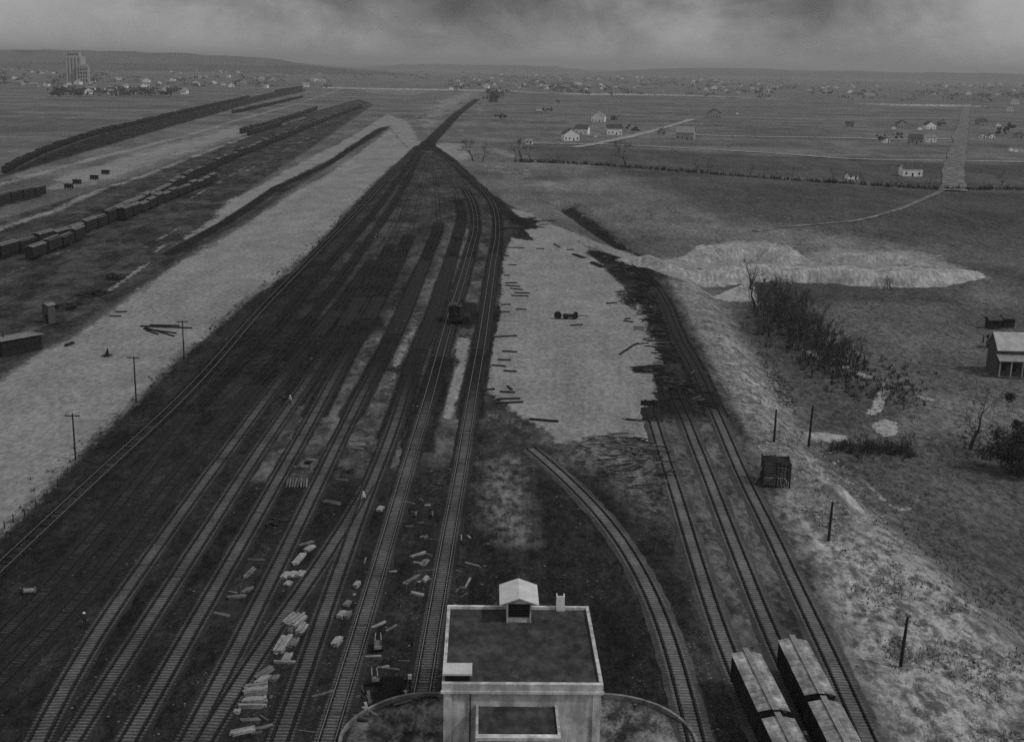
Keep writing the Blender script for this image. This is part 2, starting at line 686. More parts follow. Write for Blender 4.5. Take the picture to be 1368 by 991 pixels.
put(sand, [(600, 480), (612, 450), (634, 452), (638, 470), (622, 515), (604, 560), (588, 560)], 1.0, 0.75)      # slip of pale earth between two lines
put(sand, [(496, 478), (512, 452), (545, 425), (548, 440), (520, 485), (500, 512), (478, 520)], 1.5, 0.42)
put(sand, [(528, 460), (578, 398), (600, 345), (606, 300), (612, 305), (590, 380), (553, 470), (535, 520), (505, 525)], 1.5, 0.5)
put(sand, [(592, 432), (616, 370), (632, 318), (629, 315), (610, 360), (580, 440), (560, 500), (566, 505)], 0.8, 0.75)
put(sand, [(640, 545), (700, 556), (745, 575), (735, 592), (680, 588), (640, 585)], 2.0, 0.3)
# patches worn through the graded earth
put(sand, [(676, 292), (716, 290), (718, 306), (700, 306), (716, 322), (700, 321), (676, 316)], 1.0, -1.0)
put(sand, [(842, 490), (895, 484), (897, 500), (845, 498)], 1.0, -0.75)
put(sand, [(817, 390), (838, 383), (852, 400), (866, 432), (850, 420), (826, 404)], 1.5, -0.55)
# pale streaks and heaps in the far left yard
put(sand, [(60, 256), (74, 234), (188, 201), (319, 167), (338, 176), (262, 203), (114, 250)], 9.0, 0.66)
line(sand, [(-60, 262), (0, 247), (87, 222), (235, 185), (320, 160), (400, 138), (460, 118)], 4.0, 3.0, 0.7)
line(sand, [(-60, 326), (0, 306), (76, 280), (136, 253), (191, 235), (262, 208), (336, 180), (410, 156)], 3.0, 2.5, 0.65)
for a_, b_ in (((12, 366), (46, 350)), ((55, 347), (120, 325)), ((190, 332), (242, 303)), ((205, 338), (222, 326)), ((140, 392), (200, 350)), ((250, 268), (330, 222)), ((330, 228), (420, 180)), ((420, 168), (500, 146))):
    line(sand, [a_, b_], 0.9, 1.3, 0.62)
put(sand, [(25, 398), (60, 392), (58, 396), (28, 402)], 1.0, 0.5)
put(sand, None, 5.0, 0.66, world_pts=W([(830, 352), (880, 345), (925, 340), (940, 322), (1045, 322), (1070, 338), (1110, 330), (1235, 334), (1310, 358), (1300, 372), (1180, 384), (1100, 378), (1000, 378), (930, 384), (870, 372)], -2.8))
# approaches at the throat of the yard
put(sand, [(578, 190), (622, 193), (630, 214), (604, 216), (585, 203)], 8.0, 0.9)
put(sand, [(552, 160), (575, 136), (628, 120), (640, 126), (612, 146), (580, 172), (566, 178)], 26.0, 0.62)
put(sand, [(600, 176), (640, 136), (660, 130), (650, 150), (625, 180), (690, 200), (740, 230), (700, 220), (640, 205)], 9.0, 0.36)
put(sand, [(620, 215), (720, 225), (800, 250), (760, 275), (700, 262), (650, 240)], 10.0, 0.34)
put(sand, [(470, 120), (540, 117), (590, 122), (560, 128), (490, 127)], 25.0, 0.45)
line(sand, [(430, 122), (470, 112), (530, 97)], 10.0, 10.0, 0.4)
# cinder: lines, beds and spills
line(cinder, [(225, 340), (301, 298), (370, 251), (440, 219), (507, 173), (521, 171)], 2.6, 1.3, 0.9)
line(cinder, [(-100, 480), (0, 415), (120, 350), (230, 292), (330, 240), (420, 190)], 7.0, 7.0, 0.3)
line(cinder, [(637, 133), (610, 153), (578, 186), (565, 200)], 5.5, 2.0, 1.0)
line(cinder, [(575, 195), (600, 212), (640, 250), (680, 287), (700, 300)], 3.0, 2.0, 1.0)
put(cinder, [(548, 205), (572, 192), (600, 210), (640, 248), (684, 290), (672, 345), (640, 330), (622, 320), (606, 300), (575, 330), (540, 390), (470, 430), (380, 470), (250, 590), (120, 720), (0, 850), (-200, 980), (-200, 860), (0, 722), (103, 618), (240, 492), (330, 405), (425, 330), (500, 250)], 5.0, 0.42)
put(cinder, [(603, 432), (606, 404), (638, 404), (640, 428), (625, 440)], 2.0, 1.0)
put(cinder, [(556, 560), (600, 470), (610, 480), (588, 560), (580, 604), (545, 606)], 1.2, 0.9)
put(cinder, [(465, 430), (500, 414), (518, 425), (506, 440), (470, 475), (440, 500)], 2.5, 0.8)
for nm, yb in (('a', 990), ('b', 990), ('c', 990), ('d', 520), ('e', 545), ('f', 560), ('g', 560), ('i', 590), ('j', 600), ('k', 560), ('m', 548), ('n', 548)):
    Lp = LINE[nm]
    dmin = D_of(yb)
    sel = Lp[Lp[:, 1] > dmin]
    if nm in 'mn':
        sel = Lp[Lp[:, 1] > dmin-2]
    if nm in 'defgijk':
        sel = sel[sel[:, 1] < D_of({'d': 352, 'e': 330, 'f': 318, 'g': 300, 'i': 268, 'j': 255, 'k': 225}[nm])]
    sel = sel[::4]
    if len(sel) > 2:
        line(cinder, None, 2.3 if nm not in 'abc' else 1.8, 0.9, 1.0 if nm not in 'a' else 0.9, [tuple(p) for p in sel])
sand *= (1-cinder*0.96)
line(cinder, None, 3.6, 2.2, 0.8, [(x+1.5, y) for x, y in DITCH])  # shade of the trench's right bank, painted with the cinder colour
line(sand, [(742, 272), (790, 300), (838, 330)], 1.2, 1.2, 0.55)
# rough rubble and thin grass on the flank of the fill and over the near right corner
put(rubble, [(880, 372), (930, 378), (975, 410), (1000, 455), (1040, 505), (1062, 545), (1095, 590), (1150, 660), (1180, 700), (1120, 712), (1060, 660), (1010, 590), (965, 525), (930, 450), (905, 400)], 3.0, 0.5)
put(rubble, [(945, 445), (985, 440), (1040, 510), (1060, 545), (1020, 560), (980, 520)], 4.0, 0.8)
put(rubble, [(1010, 590), (1060, 660), (1120, 712), (1180, 700), (1260, 765), (1330, 840), (1450, 960), (1560, 1120), (1255, 1120), (1200, 1000), (1152, 900), (1104, 790), (1052, 690)], 3.0, 1.0)
put(rubble, [(870, 560), (1000, 560), (1040, 640), (1090, 740), (1140, 840), (1110, 850), (960, 850), (905, 680)], 3.0, 0.22)
put(rubble, [(740, 576), (866, 572), (880, 620), (905, 690), (860, 690), (820, 640), (760, 610)], 3.5, 0.4)
put(rubble, [(648, 620), (688, 612), (696, 660), (704, 725), (672, 722), (646, 660)], 3.0, 0.5)
# grassland: darker pasture parcels on the right
put(turf, [(800, 222), (1000, 236), (1140, 246), (1270, 256), (1500, 262), (1500, 330), (1300, 330), (1210, 318), (1040, 296), (940, 280), (880, 255)], 12.0, 0.75)
put(turf, [(700, 196), (800, 197), (1023, 208), (1250, 218), (1500, 222), (1500, 256), (1250, 250), (1000, 234), (720, 214)], 6.0, 0.65)
put(turf, [(1200, 320), (1500, 300), (1500, 420), (1340, 400), (1310, 360), (1230, 345)], 10.0, 0.5)
put(turf, [(985, 388), (1040, 395), (1110, 470), (1230, 520), (1180, 545), (1100, 560), (1055, 520), (1015, 450)], 4.0, 0.85)
put(turf, [(1100, 540), (1300, 560), (1500, 560), (1500, 820), (1330, 790), (1240, 700), (1150, 640), (1090, 590)], 5.0, 0.45)
put(turf, [(930, 330), (1310, 360), (1300, 390), (1000, 390)], 5.0, 0.8)
# pale bare spots: dry creek shingle, pools of pale silt, sand bars
line(pale, None, 1.0, 0.7, 0.95, world_pts=W([(1058, 461), (1080, 469), (1100, 478), (1128, 490), (1150, 500), (1172, 508), (1183, 518), (1176, 532), (1172, 546), (1165, 552)], -DROP))
put(pale, None, 0.6, 1.0, world_pts=W([(1165, 566), (1182, 560), (1198, 565), (1197, 580), (1180, 583), (1168, 574)], -DROP))
put(pale, None, 0.8, 0.72, world_pts=W([(1072, 578), (1095, 576), (1136, 582), (1128, 592), (1080, 592), (1068, 586)], -DROP))
put(pale, None, 1.2, 0.6, world_pts=W([(1180, 672), (1215, 672), (1230, 680), (1200, 685)], -DROP))
put(pale, [(945, 385), (975, 372), (1005, 362), (1015, 385), (1000, 388)], 1.2, 0.95)
line(pale, None, 0.5, 0.5, 0.8, world_pts=W([(1225, 529), (1245, 534)], -DROP))
line(pale, None, 0.7, 0.6, 0.6, world_pts=W([(1003, 397), (1014, 412), (1022, 422)], -DROP))
put(pale, None, 4.0, 0.35, world_pts=W([(1060, 372), (1180, 376), (1140, 384), (1070, 380)], -DROP))
put(pale, None, 8.0, 0.22, world_pts=W([(1085, 392), (1150, 390), (1290, 392), (1330, 415), (1280, 432), (1180, 420), (1090, 405)], -DROP))
put(pale, None, 3.0, 0.35, world_pts=W([(1290, 368), (1330, 366), (1332, 374), (1295, 376)], -DROP))
line(pale, [(1075, 600), (1110, 640), (1150, 680), (1160, 695)], 2.2, 1.8, 0.62)
line(pale, [(1020, 600), (1060, 660)], 1.2, 1.5, 0.4)
line(pale, [(1185, 730), (1250, 780), (1300, 810)], 1.4, 1.4, 0.5)
line(pale, None, 0.8, 0.8, 0.5, world_pts=W([(1110, 615), (1150, 640), (1180, 668)], -DROP))
put(pale, [(690, 700), (715, 700), (712, 740), (690, 735)], 1.0, 0.0)
# inside the round kerb: worn turf
put(rubble, [(470, 1010), (474, 965), (520, 942), (590, 930), (690, 925), (800, 932), (870, 945), (905, 965), (922, 1010)], 1.5, 0.55)

# fine relief; kept low under the lines
flat = np.clip(cinder+0.0, 0, 1)
near = np.clip(1-(GY-60)/900, 0, 1)
rel = fbm(GX, GY, 6.0, 4, 3)*0.30*near*(0.35+1.6*rubble+0.5*pale+0.25*turf)*(1-0.75*flat)*(1-0.75*sand)
rel += fbm(GX, GY, 1.3, 3, 9)*0.09*near*(0.25+1.4*rubble+0.6*turf)*(1-0.8*sand)
rel += fbm(GX, GY, 40.0, 2, 21)*0.5*np.clip((GY-350)/600, 0, 1)*(1-yard)*(1-sand)
trk = layer()
for nm, Lp in LINE.items():
    py_bed = TR[nm][2]
    line(trk, None, 2.0, 1.0, 1.0, [tuple(p) for p in Lp[::4]])
GZ = GZ+rel*(1-trk)-0.04*trk

nr, nu = len(rows), len(us)
idx = np.arange(NV).reshape(nr, nu)
quads = np.stack([idx[:-1, :-1], idx[:-1, 1:], idx[1:, 1:], idx[1:, :-1]], -1).reshape(-1, 4)
gme = bpy.data.meshes.new('ground')
gme.vertices.add(NV)
gme.vertices.foreach_set('co', np.stack([GX, GY, GZ], 1).astype(np.float32).ravel())
nq = len(quads)
gme.loops.add(nq*4)
gme.loops.foreach_set('vertex_index', quads.astype(np.int32).ravel())
gme.polygons.add(nq)
gme.polygons.foreach_set('loop_start', np.arange(0, nq*4, 4, dtype=np.int32))
gme.polygons.foreach_set('use_smooth', np.ones(nq, bool))
gme.update(calc_edges=True)
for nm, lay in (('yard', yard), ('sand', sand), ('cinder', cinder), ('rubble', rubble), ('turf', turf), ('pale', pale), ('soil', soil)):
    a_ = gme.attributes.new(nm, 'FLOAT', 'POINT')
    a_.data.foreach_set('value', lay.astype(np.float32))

gm = bpy.data.materials.new('ground_earth')
gm.use_nodes = True
gm.node_tree.nodes.clear()
g = NT(gm.node_tree)
bs = g.n('ShaderNodeBsdfPrincipled')
ou = g.n('ShaderNodeOutputMaterial')
g.link(bs.outputs[0], ou.inputs[0])
geo = g.n('ShaderNodeNewGeometry')
P = geo.outputs['Position']


def attr(nm):
    nd = g.n('ShaderNodeAttribute')
    nd.attribute_name = nm
    return nd.outputs['Fac']


nA = g.noise(P, 0.012, 3.0, 0.6, (0.5, 1.0, 1.0))
nB = g.noise(P, 0.13, 4.0, 0.62, (1.0, 0.5, 1.0))
nC = g.noise(P, 0.85, 4.0, 0.65, (1.0, 0.5, 1.0))
nF = g.noise(P, 0.9, 8.0, 0.88, (1.0, 0.5, 1.0))                # fine grit, lost in the distance
nD = g.noise(P, 3.5, 3.0, 0.7)
nS = g.noise(P, 0.040, 5.0, 0.7, (1.3, 0.45, 1.0), 0.5)       # long streaks across the fields
nW = g.noise(P, 0.07, 9.0, 0.86, (1.0, 0.42, 1.0))        # scraper marks across the graded earth
nE = g.noise(P, 0.30, 6.0, 0.76, (1.0, 0.48, 1.0))                  # clumps
cW = g.m('SUBTRACT', nW, 0.5)
cS = g.m('SUBTRACT', nS, 0.5)
grit = g.sstep(nW, 0.385, 0.615, 0.42, 1.72)
gritf = g.sstep(nF, 0.39, 0.61, 0.55, 1.55)
gritg = g.sstep(nF, 0.39, 0.61, 0.72, 1.30)
grit2 = g.sstep(nW, 0.38, 0.62, 0.68, 1.32)
cB = g.m('SUBTRACT', nB, 0.5)
cC = g.m('SUBTRACT', nC, 0.5)
cD = g.m('SUBTRACT', nD, 0.5)
cE = g.m('SUBTRACT', nE, 0.5)


def mask(nm, amp=0.7, lo=0.34, hi=0.66, extra=None):
    x = attr(nm)
    k = g.m('ADD', g.m('MULTIPLY', cC, amp), g.m('MULTIPLY', cB, amp*0.6))
    k = g.m('ADD', k, g.m('MULTIPLY', cD, amp*0.4))
    k = g.m('ADD', k, g.m('MULTIPLY', cS, amp*0.9))
    k = g.m('ADD', k, g.m('MULTIPLY', cW, amp*1.1))
    # noise only bites between bare and full
    x2 = g.m('MULTIPLY', g.m('MULTIPLY', x, g.m('SUBTRACT', 1.0, x)), 4.0)
    x2 = g.m('ADD', 0.12, x2)
    return g.sstep(g.m('ADD', x, g.m('MULTIPLY', k, x2)), lo, hi)


# pasture / waste ground
fld = g.mixf(g.sstep(nA, 0.35, 0.65), 0.080, 0.132)
fld = g.m('MULTIPLY', fld, g.sstep(nS, 0.34, 0.66, 0.82, 1.2))
fld = g.m('MULTIPLY', fld, g.sstep(nE, 0.34, 0.66, 0.8, 1.2))
fld = g.mixf(g.sstep(g.m('ADD', nB, g.m('MULTIPLY', cC, 0.5)), 0.60, 0.74, 0.0, 0.3), fld, 0.15)
fld = g.m('MULTIPLY', fld, gritf)
fld = g.mixf(g.m('MULTIPLY', attr('turf'), 0.85), fld, g.m('MULTIPLY', g.m('MULTIPLY', g.sstep(nE, 0.34, 0.68, 0.026, 0.048), g.sstep(nS, 0.34, 0.66, 0.84, 1.18)), gritf))
# yard soil: trodden dirt mixed with ash
yd = g.m('MULTIPLY', g.sstep(nB, 0.3, 0.72, 0.014, 0.028), g.m('MULTIPLY', grit2, gritf))
yd = g.m('MULTIPLY', yd, g.sstep(nD, 0.3, 0.7, 0.8, 1.2))
yd = g.mixf(g.sstep(g.m('ADD', nE, g.m('MULTIPLY', cD, 0.5)), 0.64, 0.80), yd, 0.085)
col = g.mixf(mask('yard', 0.6), fld, yd)
so_ = g.m('MULTIPLY', g.sstep(nE, 0.32, 0.68, 0.060, 0.125), grit)
col = g.mixf(g.m('MULTIPLY', attr('soil'), g.sstep(g.m('ADD', nB, g.m('MULTIPLY', cC, 0.7)), 0.32, 0.6, 0.25, 1.0)), col, so_)
# rubble with weeds: clumped pale spoil and dark growth
rb = g.m('ADD', nE, g.m('MULTIPLY', cC, 0.9))
rb = g.m('ADD', rb, g.m('MULTIPLY', cD, 0.45))
rb = g.m('MULTIPLY', g.sstep(rb, 0.32, 0.66, 0.085, 0.35), gritg)
col = g.mixf(g.m('MULTIPLY', attr('rubble'), g.sstep(g.m('ADD', nB, g.m('MULTIPLY', cC, 0.6)), 0.32, 0.58, 0.35, 1.0)), col, rb)
# graded earth
sn = g.m('MULTIPLY', g.sstep(nS, 0.32, 0.68, 0.182, 0.222), g.sstep(nB, 0.3, 0.7, 0.86, 1.12))
sn = g.m('MULTIPLY', sn, gritg)
sn = g.m('MULTIPLY', sn, g.sstep(nC, 0.3, 0.7, 0.90, 1.10))
sn = g.m('MULTIPLY', sn, g.sstep(nD, 0.25, 0.75, 0.87, 1.13))
col = g.mixf(mask('sand', 0.95), col, sn)
pl = g.m('MULTIPLY', g.sstep(nC, 0.3, 0.7, 0.20, 0.36), g.sstep(nD, 0.3, 0.7, 0.82, 1.15))
col = g.mixf(mask('pale', 0.95), col, pl)
# cinder
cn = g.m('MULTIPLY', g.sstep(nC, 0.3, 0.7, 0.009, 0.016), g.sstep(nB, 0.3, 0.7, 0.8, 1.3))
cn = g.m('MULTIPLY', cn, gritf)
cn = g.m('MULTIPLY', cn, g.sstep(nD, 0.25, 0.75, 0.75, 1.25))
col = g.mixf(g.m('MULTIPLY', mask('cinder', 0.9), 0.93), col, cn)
spk = g.sstep(g.m('ADD', nD, g.m('MULTIPLY', cW, 1.3)), 0.66, 0.76)
col = g.mixf(g.m('MULTIPLY', spk, g.mixf(attr('cinder'), 0.55, 0.18)), col, 0.17)
g.link(g.grey(col), bs.inputs['Base Color'])
bs.inputs['Roughness'].default_value = 0.97
bs.inputs['Specular IOR Level'].default_value = 0.0
bp = g.n('ShaderNodeBump')
bp.inputs['Strength'].default_value = 0.55
bp.inputs['Distance'].default_value = 0.10
g.link(g.m('ADD', g.m('MULTIPLY', nC, 1.0), g.m('MULTIPLY', nD, 0.5)), bp.inputs['Height'])
g.link(bp.outputs[0], bs.inputs['Normal'])
gme.materials.append(gm)
ground = struct(obj('ground', gme))

# ------------------------------------------------------------------ dirt roads, laid over the ground
m_road = mat('dirt_road', 0.085, 0.16, 0.12, 0.95, streak=(0.5, (0.6, 0.3, 1), 0.35))
m_lane = mat('pale_lane', 0.22, 0.33, 0.12, 0.95, streak=(0.5, (0.6, 0.3, 1), 0.25))


def road(pxs, half, lift, seed=0, step=None, m=None):
    pts = [Vector(p) for p in W(pxs)]
    xs, ys = resample(pts, step or 6.0)
    n = len(xs)
    tx, ty = np.gradient(xs), np.gradient(ys)
    L = np.hypot(tx, ty)+1e-9
    nx, ny = -ty/L, tx/L
    vs, fs = [], []
    K = 5
    for k in range(K):
        o = (k/(K-1)*2-1)*half
        if k in (0, K-1):
            o = o*(1+0.55*fbm(np.arange(n)*1.0, np.zeros(n)+k, 14.0, 3, seed+k))
        X, Y = xs+nx*o, ys+ny*o
        Z = terrain(X, Y)+lift+(0.06 if k not in (0, K-1) else -0.05)
        vs += list(zip(X, Y, Z))
    for k in range(K-1):
        for i in range(n-1):
            fs.append((k*n+i, (k+1)*n+i, (k+1)*n+i+1, k*n+i+1)[::-1])
    b = MB()
    b.add(vs, fs)
    return struct(b.build('dirt_road', m or m_road, smooth=True))


# the far road runs on a low pale embankment
eb = W([(430, 118), (520, 120), (600, 121), (674, 122.5), (724, 124.5), (773, 126.5), (900, 128), (1033, 133), (1081, 136), (1180, 141), (1297, 143), (1368, 147), (1480, 151)])
ex_, ey_ = resample([Vector(q) for q in eb], 20.0)
vs, fs = [], []
for i in range(len(ex_)):
    hh = 2.6+1.6*float(fbm(i*1.0, 0.0, 9.0, 3, 51))
    for oy, oz in ((-9, -.5), (-4.5, hh), (4.5, hh), (9, -.5)):
        vs.append((ex_[i], ey_[i]+oy, oz))
for i in range(len(ex_)-1):
    for q in range(3):
        fs.append((i*4+q, (i+1)*4+q, (i+1)*4+q+1, i*4+q+1))
eb = MB()
eb.add(vs, fs)
struct(eb.build('road_embankment', m_lane))
road([(702, 192), (760, 193), (800, 193), (900, 198), (1023, 205), (1139, 213), (1250, 215), (1368, 217), (1480, 219)], 4.5, 0.5, 2, None, m_lane)
road([(895, 180), (1000, 183), (1139, 185), (1184, 187), (1268, 186)], 6.0, 0.5, 3, None, m_lane)
road([(765, 198), (800, 192), (843, 183), (885, 172), (925, 160)], 4.5, 0.6, 4, None, m_lane)
road([(1269, 256), (1274, 228), (1281, 195), (1287, 165), (1292, 140)], 6.5, 0.7, 5)
road([(1008, 303), (1040, 299), (1080, 297), (1150, 292), (1200, 280), (1235, 266), (1262, 254)], 1.7, 0.32, 6, 4)

# ------------------------------------------------------------------ hills on the skyline
m_hill = mat('far_woodland', 0.03, 0.065, 0.004, 0.95)


def ridge(pxs, D, depth, seed):
    """a long low hill whose crest stands at these skyline points, D metres off"""
    vs, fs = [], []
    n = 140
    px = np.linspace(pxs[0][0], pxs[-1][0], n)
    py_ = np.interp(px, [p[0] for p in pxs], [p[1] for p in pxs])
    prof = [(-depth, -0.02), (-depth*0.55, 0.35), (-depth*0.2, 0.85), (0, 1.0), (depth*0.5, 0.8), (depth, -0.02)]
    for i in range(n):
        d = CR @ Vector(((px[i]-IW/2)/F, -(py_[i]-IH/2)/F, -1.0))
        t = D/d.y
        p = Vector((d.x*t, D, HC+d.z*t))
        hgt = max(3.0, p.z+float(fbm(i*1.0, 0.0, 6.0, 4, seed))*9)*min(1.0, min(i, n-1-i)/26.0)+.5
        for dy, k in prof:
            vs.append((p.x*(1+dy/D*0.6), D+dy+float(fbm(i*1.0, dy, 9.0, 2, seed+5))*depth*0.3, hgt*k-(4 if k < 0 else 0)))
    m_ = len(prof)
    for i in range(n-1):
        for j in range(m_-1):
            fs.append((i*m_+j, (i+1)*m_+j, (i+1)*m_+j+1, i*m_+j+1))
    b = MB()
    b.add(vs, fs)
    return struct(b.build('hills', m_hill, smooth=True))


ridge([(-250, 61), (0, 67), (150, 68), (230, 71), (330, 76), (420, 84), (520, 90)], 9000, 900, 3)
ridge([(-250, 78), (0, 82), (200, 85), (400, 88), (560, 92)], 6500, 500, 11)
ridge([(780, 88), (830, 85), (880, 86), (950, 91), (1100, 95), (1250, 97), (1400, 100), (1700, 104)], 11500, 900, 29)
ridge([(480, 86), (600, 86), (700, 88), (800, 90)], 13000, 900, 41)
# ------------------------------------------------------------------ railway tracks
def acr_mat(name, mid, stain_shade, scale, var=0.25, outer=None):
    """sleepers and bed: weathered grey, stained dark along the rails with their shadow painted in (acr = metres across the track)"""
    m = bpy.data.materials.new(name)
    m.use_nodes = True
    m.node_tree.nodes.clear()
    g = NT(m.node_tree)
    bs = g.n('ShaderNodeBsdfPrincipled')
    ou = g.n('ShaderNodeOutputMaterial')
    g.link(bs.outputs[0], ou.inputs[0])
    ge = g.n('ShaderNodeNewGeometry')
    at_ = g.n('ShaderNodeAttribute')
    at_.attribute_name = 'acr'
    n1 = g.noise(ge.outputs['Position'], scale, 4.0, 0.65)
    n2 = g.noise(ge.outputs['Position'], 0.12, 3.0, 0.6)
    x = g.m('ABSOLUTE', at_.outputs['Fac'])
    x = g.m('ABSOLUTE', g.m('SUBTRACT', x, 0.74))
    x = g.m('ADD', x, g.m('MULTIPLY', g.m('SUBTRACT', n1, 0.5), 0.25))
    f = g.sstep(x, 0.10, 0.30)
    v = g.mixf(f, stain_shade, mid)  # dark line by each rail: rust staining plus painted rail shadow
    # beyond the rails the bed is lost in yard dirt; far up the line it is buried in cinder
    out = g.sstep(g.m('ADD', g.m('ABSOLUTE', at_.outputs['Fac']), g.m('MULTIPLY', g.m('SUBTRACT', n1, 0.5), 0.7)), 0.95, 1.30)
    v = g.mixf(out, v, outer or (0.026 if mid < 0.08 else 0.045))
    fd = g.n('ShaderNodeAttribute')
    fd.attribute_name = 'fade'
    v = g.mixf(g.sstep(g.m('ADD', fd.outputs['Fac'], g.m('MULTIPLY', g.m('SUBTRACT', n2, 0.5), 0.8)), 0.3, 0.8), v, 0.019)
    v = g.m('MULTIPLY', v, g.sstep(n1, 0.3, 0.7, 1-var, 1+var))
    v = g.m('MULTIPLY', v, g.sstep(n2, 0.3, 0.7, 0.72, 1.22))
    g.link(g.grey(v), bs.inputs['Base Color'])
    bs.inputs['Roughness'].default_value = 0.95
    bs.inputs['Specular IOR Level'].default_value = 0.0
    return m


m_tie = acr_mat('weathered_sleeper', 0.118, 0.022, 3.0)
m_bed = acr_mat('ash_ballast', 0.058, 0.016, 1.6)
m_tie2 = acr_mat('bleached_sleeper', 0.145, 0.022, 3.0, 0.25, 0.085)
m_bed2 = acr_mat('pale_ash_ballast', 0.100, 0.017, 1.6, 0.25, 0.062)
m_tie3 = acr_mat('sooty_sleeper', 0.046, 0.014, 3.0, 0.4, 0.022)
m_cind = mat('cinder_ballast', 0.014, 0.024, 1.2, 0.97, 0.4)
m_rail = mat('rusty_rail', 0.014, 0.026, 2.0, 0.7, metal=0.2)
m_railp = mat('worn_rail', 0.12, 0.2, 2.0, 0.45, metal=0.5)
m_bolt = mat('dark_iron', 0.02, 0.035, 3.0, 0.6, metal=0.3)


def mesh_acr(b, name, mats, acr):
    me = b.mesh(name, mats)
    a_ = me.attributes.new('acr', 'FLOAT', 'POINT')
    a_.data.foreach_set('value', np.array(acr, np.float32))
    return me


TIES = []
for k in range(6):
    b = MB()
    Lh = 1.27+random.uniform(-0.06, 0.1)
    wd = 0.115+random.uniform(-0.015, 0.02)
    xs_ = [-Lh, -1.05, -0.74, -0.42, 0.42, 0.74, 1.05, Lh]
    vs_, acr = [], []
    for x in xs_:
        for yy, zz in ((-wd, -0.13), (wd, -0.13), (wd, 0.02), (-wd, 0.02)):
            vs_.append((x, yy+random.uniform(-.008, .008), zz+random.uniform(-.006, .006)))
            acr.append(x)
    fs_ = []
    for i in range(len(xs_)-1):
        for j in range(4):
            fs_.append((i*4+j, i*4+(j+1) % 4, (i+1)*4+(j+1) % 4, (i+1)*4+j)[::-1])
    fs_.append((0, 1, 2, 3)[::-1])
    n_ = len(vs_)-4
    fs_.append((n_, n_+1, n_+2, n_+3))
    b.add(vs_, fs_)
    TIES.append((mesh_acr(b, 'sleeper', m_tie, acr), vs_, fs_, acr))

TIES2 = []
for me_, v_, f_, ac_ in TIES:
    m2 = me_.copy()
    m2.materials[0] = m_tie2
    TIES2.append((m2, v_, f_, ac_))
TIES3 = []
for me_, v_, f_, ac_ in TIES:
    m2 = me_.copy()
    m2.materials[0] = m_tie3
    TIES3.append((m2, v_, f_, ac_))

TLAB = {
    'a': 'cinder-bedded track nearest the pale graded strip and its fence posts',
    'b': 'dark cinder track second from the pale graded strip on the left',
    'c': 'dark cinder track third from the pale graded strip, outermost with a broad black bed',
    'd': 'leftmost track with pale weathered sleepers in the yard',
    'e': 'second of the pale-sleepered tracks counted from the left',
    'f': 'third of the pale-sleepered tracks counted from the left',
    'g': 'fourth pale-sleepered track from the left, running beside the stacked lumber',
    'h': 'connecting track slanting between the lumber stacks to join its neighbour',
    'i': 'track right of the lumber stacks, with a turnout halfway up the yard',
    'j': 'track passing the handcarts, with worn shiny rails further up',
    'k': 'straight track running up from the left wall of the concrete building',
    'l': 'track ending in a bumper on the pale fill, with boxcars at its near end',
    'm': 'middle track of the three on the right, under two pale-roofed boxcars',
    'n': 'outermost right track, curving away along the pile of dumped sleepers',
    'o': 'single track curving from the pale fill past the concrete building',
}
CUT_IND = D_of(705)


def fade_at(nm, y, yend):
    if nm in 'lo':
        return 0.0
    y0 = D_of(640) if nm in 'abcdefgijk' else yend-30
    return min(1.0, max(0.0, (y-y0)/max(1.0, yend-y0)))



